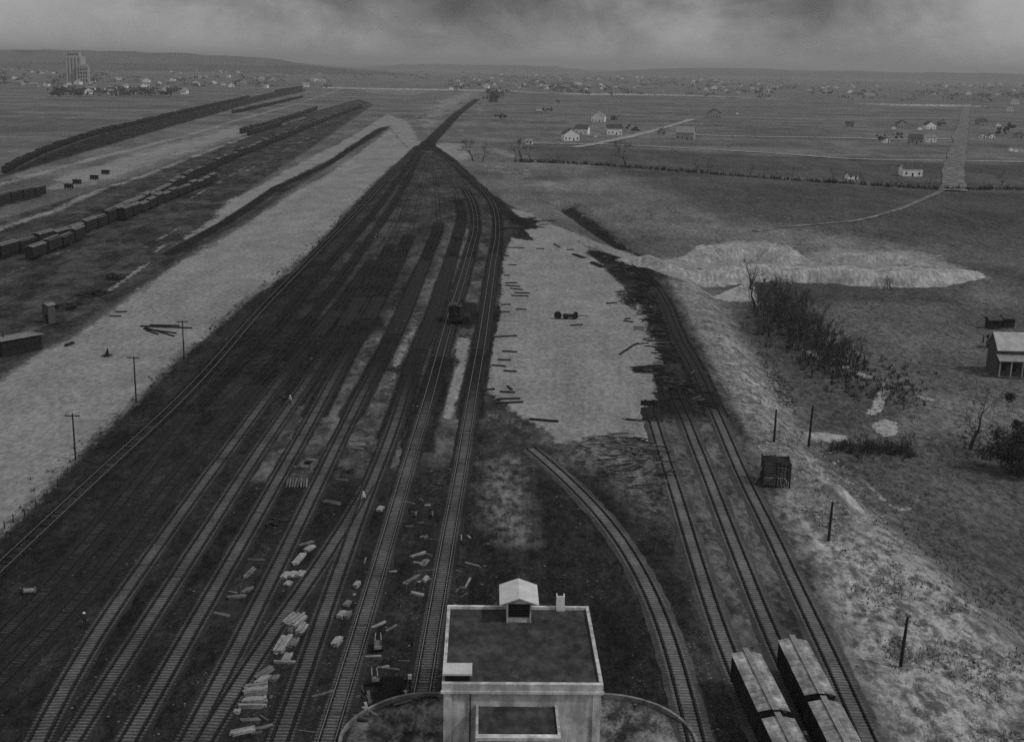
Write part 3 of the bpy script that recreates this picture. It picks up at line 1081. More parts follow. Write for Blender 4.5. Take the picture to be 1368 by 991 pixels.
ti = 0
for nm, (pts, tie_row, bed_row, isp, pol) in TR.items():
    Lp = LINE[nm]
    zt = 0.02+0.009*ti
    ti += 1
    root = thing('railway_track', TLAB[nm], 'railway track', (Lp[0][0], Lp[0][1], 0))
    o3 = Vector((Lp[0][0], Lp[0][1], 0))
    xs, ys = Lp[:, 0], Lp[:, 1]
    tx, ty = np.gradient(xs), np.gradient(ys)
    L = np.hypot(tx, ty)+1e-9
    tx, ty = tx/L, ty/L
    nx, ny = ty, -tx                     # to the right of travel
    # rails
    for sgn in (-1, 1):
        keep = ys < 900
        X, Y = (xs+nx*sgn*0.7525)[keep], (ys+ny*sgn*0.7525)[keep]
        NX, NY = nx[keep], ny[keep]
        prof = [(-0.07, 0.0), (-0.05, 0.17), (0.05, 0.17), (0.07, 0.0)]
        n = len(X)
        vs_, fs_, mi = [], [], []
        for i in range(n):
            for px_, pz_ in prof:
                vs_.append((X[i]+NX[i]*px_-o3.x, Y[i]+NY[i]*px_-o3.y, zt+0.02+pz_))
        for i in range(n-1):
            for j in range(3):
                fs_.append((i*4+j, i*4+j+1, (i+1)*4+j+1, (i+1)*4+j))
                mi.append(1 if (j == 1 and pol) else 0)
        b = MB()
        b.add(vs_, fs_)
        b.mi = mi
        b.build('rail', [m_rail, m_railp] if pol else m_rail, root)
    # ballast bed
    m = (ys < D_of(bed_row)) if bed_row < 1500 else np.zeros(len(ys), bool)
    if m.sum() > 3:
        ii = np.where(m)[0]
        pr = [(-1.75, -0.13), (-1.3, -0.01), (-0.74, 0.005), (0, 0.01), (0.74, 0.005), (1.3, -0.01), (1.75, -0.13)] if isp else [(-2.0, -0.1), (-1.3, 0.03), (0, 0.05), (1.3, 0.03), (2.0, -0.1)]
        pale_i = ii[ys[ii] < D_of(tie_row)] if isp else ii[:0]
        dark_i = ii[ys[ii] >= (D_of(tie_row) if isp else 0)]
        for sel, mt, nme in ((pale_i, m_bed2 if nm in 'lmno' else m_bed, 'ballast_bed'), (dark_i, m_cind, 'cinder_bed')):
            if len(sel) < 3:
                continue
            vs_, fs_, acr, fade = [], [], [], []
            K = len(pr)
            yend = ys[sel].max()
            for i in sel:
                jit = float(vnoise(i*0.6, ti*3.1, 5))*0.5
                jit2 = float(vnoise(i*0.6, ti*7.7, 8))*0.5
                for q, (ox, oz) in enumerate(pr):
                    e = jit if q == 0 else (jit2 if q == K-1 else 0)
                    vs_.append((xs[i]+nx[i]*(ox+e)-o3.x, ys[i]+ny[i]*(ox+e)-o3.y, zt+oz))
                    acr.append(ox)
                    fade.append(fade_at(nm, ys[i], yend) if nme == 'ballast_bed' else 0.0)
            for i in range(len(sel)-1):
                if sel[i+1]-sel[i] > 1:
                    continue
                for q in range(K-1):
                    fs_.append((i*K+q, i*K+q+1, (i+1)*K+q+1, (i+1)*K+q))
            b = MB()
            b.add(vs_, fs_)
            me_ = mesh_acr(b, nme, mt, acr)
            af = me_.attributes.new('fade', 'FLOAT', 'POINT')
            af.data.foreach_set('value', np.array(fade, np.float32))
            obj(nme, me_, root)
    # sleepers: the near ones one by one, the far ones as one piece
    if tie_row < 1500:
        d = np.concatenate([[0], np.cumsum(np.hypot(np.diff(xs), np.diff(ys)))])
        ss = np.arange(0.2, d[-1], 0.56)
        SX, SY = np.interp(ss, d, xs), np.interp(ss, d, ys)
        TX, TY = np.interp(ss, d, tx), np.interp(ss, d, ty)
        far = MB()
        facr, ffad = [], []
        cnt = 0
        for x, y, a_, b_ in zip(SX, SY, TX, TY):
            if y > D_of(tie_row) or y < 84:
                continue
            fv = fade_at(nm, y, D_of(tie_row))
            if random.random() < 0.03+fv*.9+(.15 if nm in 'abc' else 0):
                continue
            ang = math.atan2(-a_, b_)+random.uniform(-.03, .03)
            zz = zt+0.035+random.uniform(-.012, .012)
            if y < CUT_IND and cnt < 290:
                cnt += 1
                t = obj('sleeper', random.choice(TIES2 if nm in 'lmno' else (TIES3 if nm in 'abc' else TIES))[0], root, (x-o3.x, y-o3.y, zz), ang)
            else:
                me_, v_, f_, ac_ = random.choice(TIES)
                ca, sa = math.cos(ang), math.sin(ang)
                far.add([(x-o3.x+p[0]*ca-p[1]*sa, y-o3.y+p[0]*sa+p[1]*ca, zz+p[2]) for p in v_], f_)
                facr += ac_
                ffad += [fv]*len(ac_)
        if far.v:
            me_ = mesh_acr(far, 'far_sleepers', m_tie2 if nm in 'lmno' else (m_tie3 if nm in 'abc' else m_tie), facr)
            af = me_.attributes.new('fade', 'FLOAT', 'POINT')
            af.data.foreach_set('value', np.array(ffad, np.float32))
            o = obj('far_sleepers', me_, root)
            o['kind'] = 'stuff'

# bumper of piled sleepers at the end of the stub track
p = at(867, 541)
bt = thing('track_bumper', 'dark timber bumper across the stub track end on the fill', 'bumper', (p.x, p.y, 0), 0.12)
for k, (dy, z) in enumerate(((0, .15), (0.35, .15), (0.15, .42), (0.2, .7))):
    MB().box((0, dy, z), (3.0, .28, .26), random.uniform(-.03, .03)).build('timber', m_bolt, bt)
for sx in (-1, 1):
    MB().box((sx*0.8, -0.1, .55), (.3, .3, 1.1)).build('post', m_bolt, bt)

# ------------------------------------------------------------------ freight cars
m_car = mat('boxcar_paint', 0.016, 0.028, 1.3, 0.8, 0.2, 9, streak=(3.0, (6, 6, .3), .25))
m_croof = mat('boxcar_roof_pale', 0.15, 0.36, 0.7, 0.75, 0.25, 14, streak=(1.2, (1.0, 0.35, 1), .4))
m_croof2 = mat('boxcar_roof_grey', 0.08, 0.17, 0.9, 0.8, 0.2, 12, streak=(1.0, (1, .3, 1), .25))
m_croofd = mat('boxcar_roof_sooty', 0.03, 0.06, 0.7, 0.85)
m_iron = mat('running_gear', 0.012, 0.022, 3.0, 0.7)
m_walk = mat('roof_walk_boards', 0.17, 0.28, 2.0, 0.85, streak=(4.0, (.4, 8, 1), .3))
m_hop = mat('hopper_steel', 0.018, 0.034, 0.8, 0.8, streak=(2.0, (5, 5, .3), .25))
m_coal = mat('coal_load', 0.010, 0.020, 3.0, 0.8, 0.7, 6)
m_pl = mat('pale_paint', 0.55, 0.7, 2.0, 0.7)


def bogie(parent, y):
    b = MB()
    for sx in (-1, 1):
        b.beam((sx*0.98, y-1.05, .55), (sx*0.98, y+1.05, .55), .12, .22)
        b.box((sx*0.98, y, .62), (.16, .55, .42))
    b.box((0, y, .62), (2.1, .3, .3))
    t = b.build('truck', m_iron, parent)
    for dy in (-.85, .85):
        wb = MB()
        wb.tube([(-1.0, y+dy, .42), (1.0, y+dy, .42)], .06, 6)
        for sx in (-1, 1):
            wb.tube([(sx*.7, y+dy, .42), (sx*.84, y+dy, .42)], .42, 14)
        wb.build('wheelset', m_iron, t)


def make_boxcar(name, label, group, L, roofm, detail=2):
    t = thing(name, label, 'boxcar', (0, 0, 0), 0, group)
    Wd, z0, z1, zr = 2.7, 1.05, 3.75, 4.1
    b = MB()
    b.span(-Wd/2, Wd/2, -L/2, L/2, z0, z1)
    b.gable(-Wd/2, Wd/2, -L/2+.001, L/2-.001, z1, zr-.06)
    b.build('body', m_car, t)
    r = MB()
    r.roofslab(-Wd/2-.14, Wd/2+.14, -L/2-.10, L/2+.10, z1+.06, zr+.04, .07)
    ro = r.build('roof', roofm, t)
    MB().span(-1.15, 1.15, -L/2-.05, L/2+.05, .72, 1.05).build('underframe', m_iron, t)
    if detail >= 1:
        wk = MB()
        for k in (-1, 0, 1):
            wk.span(k*.19-.085, k*.19+.085, -L/2-.55, L/2+.55, zr+.10, zr+.14)
        wk.build('running_board', m_walk, ro if detail > 1 else t)
        for sx in (-1, 1):
            d = MB().span(sx*(Wd/2+.02)-.035, sx*(Wd/2+.02)+.035, -.95, .95, z0+.05, z1-.12).build('door', m_car, t)
    if detail >= 2:
        for k in range(int(L/1.05)+1):
            y = -L/2+.1+k*(L-.2)/int(L/1.05)
            rr = MB()
            rr.roofslab(-Wd/2-.15, Wd/2+.15, y-.035, y+.035, z1+.095, zr+.075, .05)
            rr.build('roof_rib', roofm, ro)
        for y in (-L/2+1.75, L/2-1.75):
            bogie(t, y)
        # cross boards, side sheathing battens, ladders, brake staff, end platform and couplers
        n = int(L/.30)
        for sx in (-1, 1):
            for k in range(0, int(L/.85)+1):
                y = -L/2+.12+k*(L-.24)/int(L/.85)
                if abs(y) < 1.0:
                    continue
                MB().span(sx*(Wd/2+.03)-.03, sx*(Wd/2+.03)+.03, y-.05, y+.05, z0, z1-.02).build('side_post', m_car, t)
            for ye in (-L/2+.35, L/2-.35):
                ld = MB()
                for xx in (-.19, .19):
                    ld.span(sx*(Wd/2+.10)-.02, sx*(Wd/2+.10)+.02, ye+xx-.02, ye+xx+.02, z0-.1, z1+.1)
                for k in range(7):
                    ld.span(sx*(Wd/2+.10)-.015, sx*(Wd/2+.10)+.015, ye-.2, ye+.2, z0+.1+k*.4, z0+.13+k*.4)
                ld.build('ladder', m_iron, t)
        for se in (-1, 1):
            MB().tube([(0, se*L/2, .85), (0, se*(L/2+.42), .85)], .11, 6).build('coupler', m_iron, t)
            e = MB()
            for k in range(4):
                e.span(.25, 1.25, se*(L/2+.14)-.03+k*.0, se*(L/2+.14)+.03, z0+.2+k*.65, z0+.32+k*.65)
            e.build('end_rail', m_iron, t)
        bw_ = MB()
        bw_.tube([(.62, L/2+.22, 2.2), (.62, L/2+.22, zr+.27)], .03, 6)
        bw_.tube([(.62, L/2+.22, zr+.27), (.62, L/2+.22, zr+.3)], .2, 12)
        bw_.build('brake_wheel', m_iron, t)
        bp_ = MB()
        for k in range(5):
            bp_.span(.28, 1.12, L/2+.12+k*.09, L/2+.19+k*.09, zr-.55, zr-.51)
        bp_.build('brake_platform', m_car, t)
    return t


def on_line(nm, px, py):
    """pose on a track nearest to a pixel: point, heading"""
    q = at(px, py)
    Lp = LINE[nm]
    i = int(np.argmin(np.hypot(Lp[:, 0]-q.x, Lp[:, 1]-q.y)))
    j0, j1 = max(0, i-4), min(len(Lp)-1, i+4)
    d = Lp[j1]-Lp[j0]
    if d[1] < 0:
        d = -d
    return Lp[i], math.atan2(-d[0], d[1]), i


def pos_at(nm, dist_from):
    Lp = LINE[nm]
    if Lp[0][1] > Lp[-1][1]:
        Lp = Lp[::-1]
    d = np.concatenate([[0], np.cumsum(np.hypot(np.diff(Lp[:, 0]), np.diff(Lp[:, 1])))])
    x, y = np.interp(dist_from, d, Lp[:, 0]), np.interp(dist_from, d, Lp[:, 1])
    x2, y2 = np.interp(dist_from+5, d, Lp[:, 0]), np.interp(dist_from+5, d, Lp[:, 1])
    x1, y1 = np.interp(dist_from-5, d, Lp[:, 0]), np.interp(dist_from-5, d, Lp[:, 1])
    return x, y, math.atan2(-(x2-x1), y2-y1)


def d_along(nm, px, py, z):
    q = at(px, py, z)
    Lp = LINE[nm]
    if Lp[0][1] > Lp[-1][1]:
        Lp = Lp[::-1]
    d = np.concatenate([[0], np.cumsum(np.hypot(np.diff(Lp[:, 0]), np.diff(Lp[:, 1])))])
    return d[int(np.argmin(np.hypot(Lp[:, 0]-q.x, Lp[:, 1]-q.y)))]


RZ = 4.1
LC = 11.0
near_cars = []
e1 = d_along('l', 989, 872, RZ)
e2 = d_along('m', 1057, 857, RZ)
LABS = ['further of two pale-roofed boxcars nearest the concrete building', 'pale-roofed boxcar cut by the picture edge, nearest the concrete building',
        'boxcar with a patchy bleached roof on the middle right track', 'boxcar cut by the picture edge beside the outermost right track']
k = 0
for nm, e in (('l', e1), ('m', e2)):
    for j in range(2):
        c = make_boxcar('boxcar', LABS[k], 'pale-roofed boxcars at the near right', LC, m_croof if k != 3 else mat('boxcar_roof_weathered', 0.11, 0.32, 0.6, 0.8, 0.25, 12, streak=(1.0, (1, .3, 1), .25)), 2)
        x, y, a_ = pos_at(nm, e-LC/2-j*(LC+1.5))
        c.location = (x, y, 0.17)
        c.rotation_euler = (0, 0, a_)
        k += 1

# strings of cars in the far yard -----------------------------------------------------------
def car_single(kind):
    b = MB()
    L = 10.5
    if kind == 'box':
        b.span(-1.4, 1.4, -L/2, L/2, 1.0, 3.8, 0)
        b.roofslab(-1.5, 1.5, -L/2, L/2, 3.86, 4.15, .06, 1)
        b.span(-.3, .3, -L/2-.2, L/2+.2, 4.2, 4.25, 1)
        b.span(-1.1, 1.1, -L/2, L/2, .7, 1.0, 2)
        for y in (-L/2+1.8, L/2-1.8):
            b.span(-1.1, 1.1, y-1.2, y+1.2, .15, .7, 2)
        for sx in (-1, 1):
            b.span(sx*1.4-.05, sx*1.4+.05, -.95, .95, 1.05, 3.6, 0)
    else:
        b.span(-1.45, 1.45, -L/2, L/2, 1.2, 1.4, 0)
        for sx in (-1, 1):
            b.span(sx*1.4-.08, sx*1.4+.08, -L/2, L/2, 1.4, 3.1, 0)
            for k in range(8):
                y = -L/2+.3+k*(L-.6)/7
                b.span(sx*1.5-.06, sx*1.5+.06, y-.08, y+.08, 1.2, 3.1, 0)
        for se in (-1, 1):
            b.span(-1.32, 1.32, se*(L/2-.1)-.08, se*(L/2-.1)+.08, 1.4, 3.1, 0)
        b.gable(-1.3, 1.3, -L/2+.3, L/2-.3, 2.7, 3.35, 1)
        b.span(-1.1, 1.1, -L/2, L/2, .8, 1.2, 2)
        for y in (-L/2+1.8, L/2-1.8):
            b.span(-1.1, 1.1, y-1.2, y+1.2, .15, .8, 2)
    return b


me_box = [car_single('box').mesh('boxcar', [m_car, r_, m_iron]) for r_ in (m_croof2, m_croofd, m_croofd)]
me_hop = car_single('hop').mesh('hopper_car', [m_hop, m_coal, m_iron])
proto_box = make_boxcar('boxcar', 'x', 'x', 10.5, m_croof2, 1)
proto_box2 = make_boxcar('boxcar', 'x', 'x', 10.5, m_croofd, 1)
proto_used = []


ORD = ['first', 'second', 'third', 'fourth', 'fifth', 'sixth', 'seventh', 'eighth', 'ninth', 'tenth', 'eleventh', 'twelfth', 'thirteenth', 'fourteenth', 'fifteenth', 'sixteenth', 'seventeenth', 'eighteenth', 'nineteenth', 'twentieth']


def string_of(pxs, name, kind, label, group, parts_until=0.0, gapp=0.0, roofs=(0, 1, 2), first=None, hscale=1.0, own=False, dmax=None):
    pts = [Vector(p) for p in W(pxs)]
    xs, ys = resample(pts, 2.0)
    if len(xs) > 80:
        xs, ys = smooth(xs, 12.0), smooth(ys, 12.0)
    d = np.concatenate([[0], np.cumsum(np.hypot(np.diff(xs), np.diff(ys)))])
    s_ = 6.0
    n = 0
    while s_ < d[-1]-5:
        x, y = np.interp(s_, d, xs), np.interp(s_, d, ys)
        x1, y1 = np.interp(s_+4, d, xs), np.interp(s_+4, d, ys)
        x0, y0 = np.interp(s_-4, d, xs), np.interp(s_-4, d, ys)
        a_ = math.atan2(-(x1-x0), y1-y0)
        if random.random() >= gapp:
            lb = label
            if n == 0 and first:
                lb = first
            elif n < len(ORD):
                lb = ORD[n]+' in line, '+label
            if kind == 'box' and y < parts_until:
                src = proto_box if random.random() < (0.75 if 0 in roofs else 0.0) else proto_box2
                o = dup(src, (x, y, 0.12), a_, lb, group)
                o['category'] = 'boxcar'
            else:
                me = random.choice([me_box[r_] for r_ in roofs]) if kind == 'box' else me_hop
                o = obj(name, me, None, (x, y, 0.12), a_)
                tag(o, lb, 'boxcar' if kind == 'box' else 'hopper car', group)
            o.scale = (1, 1, hscale*random.choice([.84, .93, 1.0, 1.0, 1.07])*random.uniform(.97, 1.03))
            n += 1
        s_ += 12.2
    return n


nb = 0
nh = 0
nh += string_of([(6, 232), (30, 219), (67, 202), (134, 179), (202, 162), (269, 146), (333, 131)], 'hopper_car', 'hop', 'dark hopper car in the long curving string at the far left', 'hopper cars in the long curving string', first='nearest dark hopper car heading the long curving string at far left', hscale=1.25)
nh += string_of([(311, 152), (340, 146), (404, 131)], 'hopper_car', 'hop', 'dark hopper car in the short string beyond the pale earth heap', 'hopper cars beyond the pale earth', hscale=1.2)
nh += string_of([(368, 123), (405, 117)], 'hopper_car', 'hop', 'dark hopper car in the farthest short string toward the town', 'hopper cars in the farthest string', hscale=1.2)
nb += string_of([(-60, 366), (0, 346), (60, 330), (127, 308), (160, 293), (212, 265), (289, 224), (370, 189), (430, 164), (483, 144)], 'boxcar', 'box', 'dark boxcar in the longest string slanting up the left yard', 'boxcars in the longest left-yard string', 640, 0.02, (0, 1, 2), hscale=1.2)
nb += string_of([(38, 349), (80, 333), (118, 316)], 'boxcar', 'box', 'boxcar in the short cut standing before the longest string at left', 'boxcars in the short near cut', 640, 0, (0, 1), hscale=1.15, first='nearest boxcar of the short cut at the left picture edge')
nb += string_of([(163, 296), (210, 275), (250, 258), (290, 243)], 'boxcar', 'box', 'pale-roofed boxcar in the row standing nearest the graded strip', 'pale-roofed boxcars in the left yard', 700, 0, (0,), hscale=1.15, first='end boxcar of the row standing nearest the graded strip')
nb += string_of([(-50, 293), (0, 277), (66, 260)], 'boxcar', 'box', 'dark boxcar in the short row at the left picture edge', 'boxcars at the left edge', 700, 0, (1, 2), hscale=1.2)
nb += string_of([(322, 179), (350, 172), (376, 164)], 'boxcar', 'box', 'black boxcar in the short row at the end of the pale earth', 'boxcars at the end of the pale earth', 0, 0, (1, 2), hscale=1.2)
nb += string_of([(332, 182), (376, 168)], 'boxcar', 'box', 'black boxcar in the inner short row beside the pale earth', 'boxcars in the inner short row', 0, 0, (1, 2), hscale=1.15)
nb += string_of([(360, 169), (424, 147)], 'boxcar', 'box', 'dark boxcar in the middle far string of the left yard', 'boxcars in the middle far string', 0, 0, (1, 2), hscale=1.15)
print('cars', nb, nh)
for pr in (proto_box, proto_box2):
    for ch in list(pr.children):
        for gch in list(ch.children):
            bpy.data.objects.remove(gch)
        bpy.data.objects.remove(ch)
    bpy.data.objects.remove(pr)
# ------------------------------------------------------------------ concrete building at the foot of the camera's tower
m_conc = mat('stained_concrete', 0.36, 0.56, 0.6, 0.9, 0.3, 8, streak=(0.8, (1.2, 1.2, .55), .3))
m_concl = mat('pale_concrete_coping', 0.16, 0.5, 1.1, 0.85, 0.3, 10)
m_felt = mat('tarred_roof_felt', 0.028, 0.060, 0.35, 0.9, 0.08, 14, streak=(0.8, (1.3, .7, 1), .35))
m_white = mat('white_paint', 0.5, 0.66, 1.2, 0.7, 0.1, 8)
m_dark = mat('dark_opening', 0.010, 0.018, 2.0, 0.8)
m_sheet = mat('pale_sheet_roof', 0.40, 0.52, 0.8, 0.6, 0.15, 6, streak=(5.0, (6, .2, 1), .06))

ZR = 9.0
FL, FR, BL, BR = at(591, 915, ZR), at(803, 916, ZR), at(597, 809, ZR), at(789, 811, ZR)
ang = math.atan2((FR-FL).y+(BR-BL).y, (FR-FL).x+(BR-BL).x)
cen = (FL+FR+BL+BR)/4
bw2 = ((FR-FL).length+(BR-BL).length)/4
bd2 = ((FL-BL).length+(FR-BR).length)/4
B = thing('concrete_building', 'square concrete building with dark flat roof at bottom centre', 'building', (cen.x, cen.y, 0), ang)
Wm, Dm = bw2, bd2
MB().span(-Wm+.15, Wm-.15, -Dm+.15, Dm-.15, -0.4, ZR-.45).build('wall', m_conc, B)
MB().span(-Wm+.3, Wm-.3, -Dm+.3, Dm-.3, ZR-.45, ZR-.18).build('roof_deck', m_felt, B)
for x0, x1, y0, y1 in ((-Wm, Wm, -Dm, -Dm+.42), (-Wm, Wm, Dm-.30, Dm), (-Wm, -Wm+.30, -Dm+.42, Dm-.30), (Wm-.30, Wm, -Dm+.42, Dm-.30)):
    MB().span(x0, x1, y0, y1, ZR-.55, ZR+.12).build('parapet', m_concl if y0 > -Dm-.01 and (x1-x0) < 1 else m_conc, B)
# cornice under the front parapet
MB().span(-Wm-.08, Wm+.08, -Dm-.10, -Dm+.1, ZR-.75, ZR-.52).build('cornice', m_conc, B)


def loc(px, py, z):
    q = at(px, py, z)-Vector((cen.x, cen.y, 0))
    c_, s_ = math.cos(-ang), math.sin(-ang)
    return Vector((q.x*c_-q.y*s_, q.x*s_+q.y*c_, z))


# roof hut with overhanging pale gable roof
hc = loc(693, 831, ZR-.18)
hut = MB()
hut.span(hc.x-1.15, hc.x+1.15, hc.y, hc.y+3.3, ZR-.18, ZR+1.75)
hut.gable(hc.x-1.15, hc.x+1.15, hc.y+.001, hc.y+3.299, ZR+1.75, ZR+2.15)
hb = hut.build('roof_hut', m_conc, B)
MB().roofslab(hc.x-1.85, hc.x+1.85, hc.y-.75, hc.y+3.9, ZR+1.95, ZR+2.62, .10).build('hut_roof', m_sheet, hb)
lv = MB()
lv.span(hc.x-1.0, hc.x+1.0, hc.y-.03, hc.y+.02, ZR+.35, ZR+1.7)
lv.build('opening', m_dark, hb)
for k in range(5):
    MB().box((hc.x, hc.y-.06, ZR+.42+k*.26), (2.0, .05, .05), 0, 0).build('louvre', m_felt, hb)
for sx in (-1, 1):
    MB().span(hc.x+sx*1.09-.07, hc.x+sx*1.09+.07, hc.y-.12, hc.y+.02, ZR-.18, ZR+1.8).build('jamb', m_conc, hb)
# white chimney on the back parapet
cc = loc(748.5, 811, ZR+.1)
ch = MB()
ch.span(cc.x-.40, cc.x+.40, Dm-.55, Dm+.15, ZR-.2, ZR+1.35)
co_ = ch.build('chimney', m_white, B)
MB().span(cc.x-.28, cc.x+.28, Dm-.43, Dm+.03, ZR+1.35, ZR+1.42).build('flue', m_dark, co_)
# low penthouse at the front left corner
pc = loc(611, 905, ZR+1.0)
ph = MB()
ph.span(-Wm+.25, -Wm+2.35, -Dm+.55, -Dm+2.1, ZR-.18, ZR+.75)
po = ph.build('penthouse', m_dark, B)  # walls coloured near black as the shade under the overhanging slab
MB().span(-Wm+.05, -Wm+2.55, -Dm+.25, -Dm+2.25, ZR+.75, ZR+.92).build('penthouse_roof', m_sheet, po)
# lower annex toward the camera: dark flat roof between pale parapets
ax0, ax1 = loc(636, 935, 7.3).x, loc(744, 935, 7.3).x
an = MB()
an.span(ax0+.15, ax1-.15, -Dm-7.0, -Dm+.14, -0.4, 6.85)
ao = an.build('annex', m_conc, B)
MB().span(ax0+.2, ax1-.2, -Dm-6.9, -Dm+.05, 6.85, 7.0).build('annex_roof', m_felt, ao)
for x0 in (ax0, ax1-.22):
    MB().span(x0, x0+.22, -Dm-4.9, -Dm+.10, 6.8, 7.22).build('annex_parapet', m_concl, ao)
MB().span(ax0, ax1, -Dm-5.5, -Dm-4.9, 6.8, 7.3).build('annex_parapet', m_conc, ao)
# shallow pilasters and rain pipes break up the front wall
for xx in (-Wm+.5, Wm-.5):
    MB().span(xx-.35, xx+.35, -Dm+.02, -Dm+.2, -.4, ZR-.78).build('pilaster', m_conc, B)
MB().tube([(ax0-.5, -Dm+.03, 0), (ax0-.5, -Dm+.03, ZR-.8)], .06, 6).build('rain_pipe', m_felt, B)

m_kerb = mat('weathered_kerb', 0.10, 0.24, 0.9, 0.95, 0.3, 8)
# round kerb walls either side
def kerb_wall(pxs, label, seed):
    pts = [Vector(p) for p in W(pxs)]
    xs, ys = resample(pts, .8)
    n = len(xs)
    tx, ty = np.gradient(xs), np.gradient(ys)
    L = np.hypot(tx, ty)
    nx, ny = -ty/L, tx/L
    t = thing('kerb_wall', label, 'wall', (xs[0], ys[0], 0))
    i = 0
    while i < n-1:
        j = min(n-1, i+5)
        vs, fs = [], []
        for k in range(i, j+1):
            hh = .42+float(vnoise(k*.3, seed))*.1
            for o, z in ((-.14, -.3), (-.14, hh), (.14, hh), (.14, -.3)):
                f = 1.0 if i < k < j else .0
                vs.append((xs[k]+nx[k]*o-xs[0]+(tx[k]/L[k]*(.025 if k == i else (-.025 if k == j else 0))), ys[k]+ny[k]*o-ys[0]+(ty[k]/L[k]*(.025 if k == i else (-.025 if k == j else 0))), z))
        m_ = j-i+1
        for k in range(m_-1):
            for q in range(3):
                fs.append((k*4+q, k*4+q+1, (k+1)*4+q+1, (k+1)*4+q))
        fs += [(0, 1, 2, 3)[::-1], tuple((m_-1)*4+q for q in range(4))]
        b = MB()
        b.add(vs, fs)
        b.build('kerb_section', m_kerb, t)
        i = j
    return t


kerb_wall([(590, 929), (565, 930), (540, 933), (515, 940), (490, 952), (468, 968), (456, 985), (452, 1010)], 'low concrete kerb curving out left of the concrete building', 3)
kerb_wall([(806, 931), (830, 933), (855, 938), (880, 946), (903, 960), (921, 976), (930, 992), (936, 1015)], 'low concrete kerb curving out right of the concrete building', 8)

# ------------------------------------------------------------------ poles
m_pole = mat('tarred_pole', 0.016, 0.03, 2.0, 0.9)


def pole(px, py_base, py_top, label, arms=1, lean=0.0, r=.15):
    p = atT(px, py_base)
    k = ppm(p)
    a_ = PITCH+math.atan((py_base-IH/2)/F)
    h = (py_base-py_top)/(k*math.cos(a_)*.98)
    t = thing('utility_pole', label, 'pole', (p.x, p.y, p.z))
    MB().tube([(0, 0, -.3), (lean*h*.5, 0, h*.5), (lean*h, 0, h)], [r, r*.9, r*.72], 8).build('shaft', m_pole, t)
    for q in range(arms):
        z = h-.35-q*.8
        ca = MB()
        ca.box((lean*z, -.16, z), (2.3, .11, .14))
        c_ = ca.build('crossarm', m_pole, t)
        ins = MB()
        for xx in (-1.0, -.6, .6, 1.0):
            ins.tube([(lean*z+xx, -.16, z+.07), (lean*z+xx, -.16, z+.26)], .05, 6)
        ins.build('insulators', m_pole, c_)
    return t


pole(101, 614, 554, 'utility pole with crossarm nearest the camera on the pale strip', 1)
pole(182, 537, 477, 'middle utility pole with crossarm beside the pale strip', 1)
pole(246, 481, 429, 'utility pole with crossarm by the log pile on the pale strip', 1)
pole(1034, 590, 548, 'short bare pole at the top of the right-hand bank', 0, 0, .2)
pole(1080, 597, 543, 'short bare pole beside the pale pool on the right', 0, .03, .22)
pole(1107, 720, 672, 'bare pole at the end of the pale spoil tongue', 0, .02, .2)
pole(1203, 889, 827, 'bare leaning pole standing alone in the near right corner', 0, .04, .2)

# fence posts at the edge of the pale strip
for k, (x, y) in enumerate([(-22, 728), (-6, 716), (6, 706), (18, 698), (33, 690), (48, 678), (63, 663), (77, 649), (91, 634)]):
    p = at(x, y)
    h = random.uniform(1.0, 1.35)
    b = MB()
    b.tube([(0, 0, -.2), (random.uniform(-.06, .06), 0, h)], [.09, .07], 6)
    o = b.build('fence_post', m_pole, None, (p.x, p.y, 0))
    tag(o, 'short dark fence post along the pale strip at the left edge', 'post', 'fence posts along the pale strip')

# ------------------------------------------------------------------ timbers, ties and lumber
m_log = mat('creosoted_timber', 0.012, 0.028, 2.0, 0.9, 0.3, 10)
m_logg = mat('grey_timber', 0.05, 0.10, 2.0, 0.9, 0.3, 10)
m_lum = mat('fresh_lumber', 0.17, 0.32, 1.6, 0.85, 0.25, 8, streak=(3.0, (.6, 6, 6), .25))
m_lumd = mat('weathered_lumber', 0.085, 0.17, 1.6, 0.85, 0.25, 8, streak=(3.0, (.6, 6, 6), .25))


def timber(x0, y0, x1, y1, wd, ht, m, label, group, name='timber', z=0.0, cat='timber', n=1):
    a_ = atT(x0, y0)
    b_ = atT(x1, y1)
    if n == 1:
        c_ = (a_+b_)/2
        b = MB()
        b.beam(a_-c_+Vector((0, 0, ht/2+z)), b_-c_+Vector((0, 0, ht/2+z)), wd, ht, 0, random.uniform(-.08, .08))
        o = b.build(name, m, None, tuple(c_))
        return tag(o, label, cat, group)
    # a stack: n boards side by side
    d = (b_-a_)
    L = d.length
    rz = math.atan2(d.y, d.x)
    c_ = (a_+b_)/2
    t = thing(name, label, cat, tuple(c_), rz, group)
    lay = 0
    k = 0
    rows_ = max(1, int(round(ht/.16)))
    per = max(2, int(round(wd/.27)))
    for r_ in range(rows_):
        for q in range(per-(r_ % 2)*0):
            if r_ == rows_-1 and (r_ or q) and random.random() < .3:
                continue
            yy = (q-(per-1)/2)*.28+random.uniform(-.02, .02)
            MB().box((random.uniform(-.18, .18), yy, .08+r_*.16+z), (L*random.uniform(.86, 1.0), .24, .13), random.uniform(-.03, .03)).build('board', m, t)
    return t


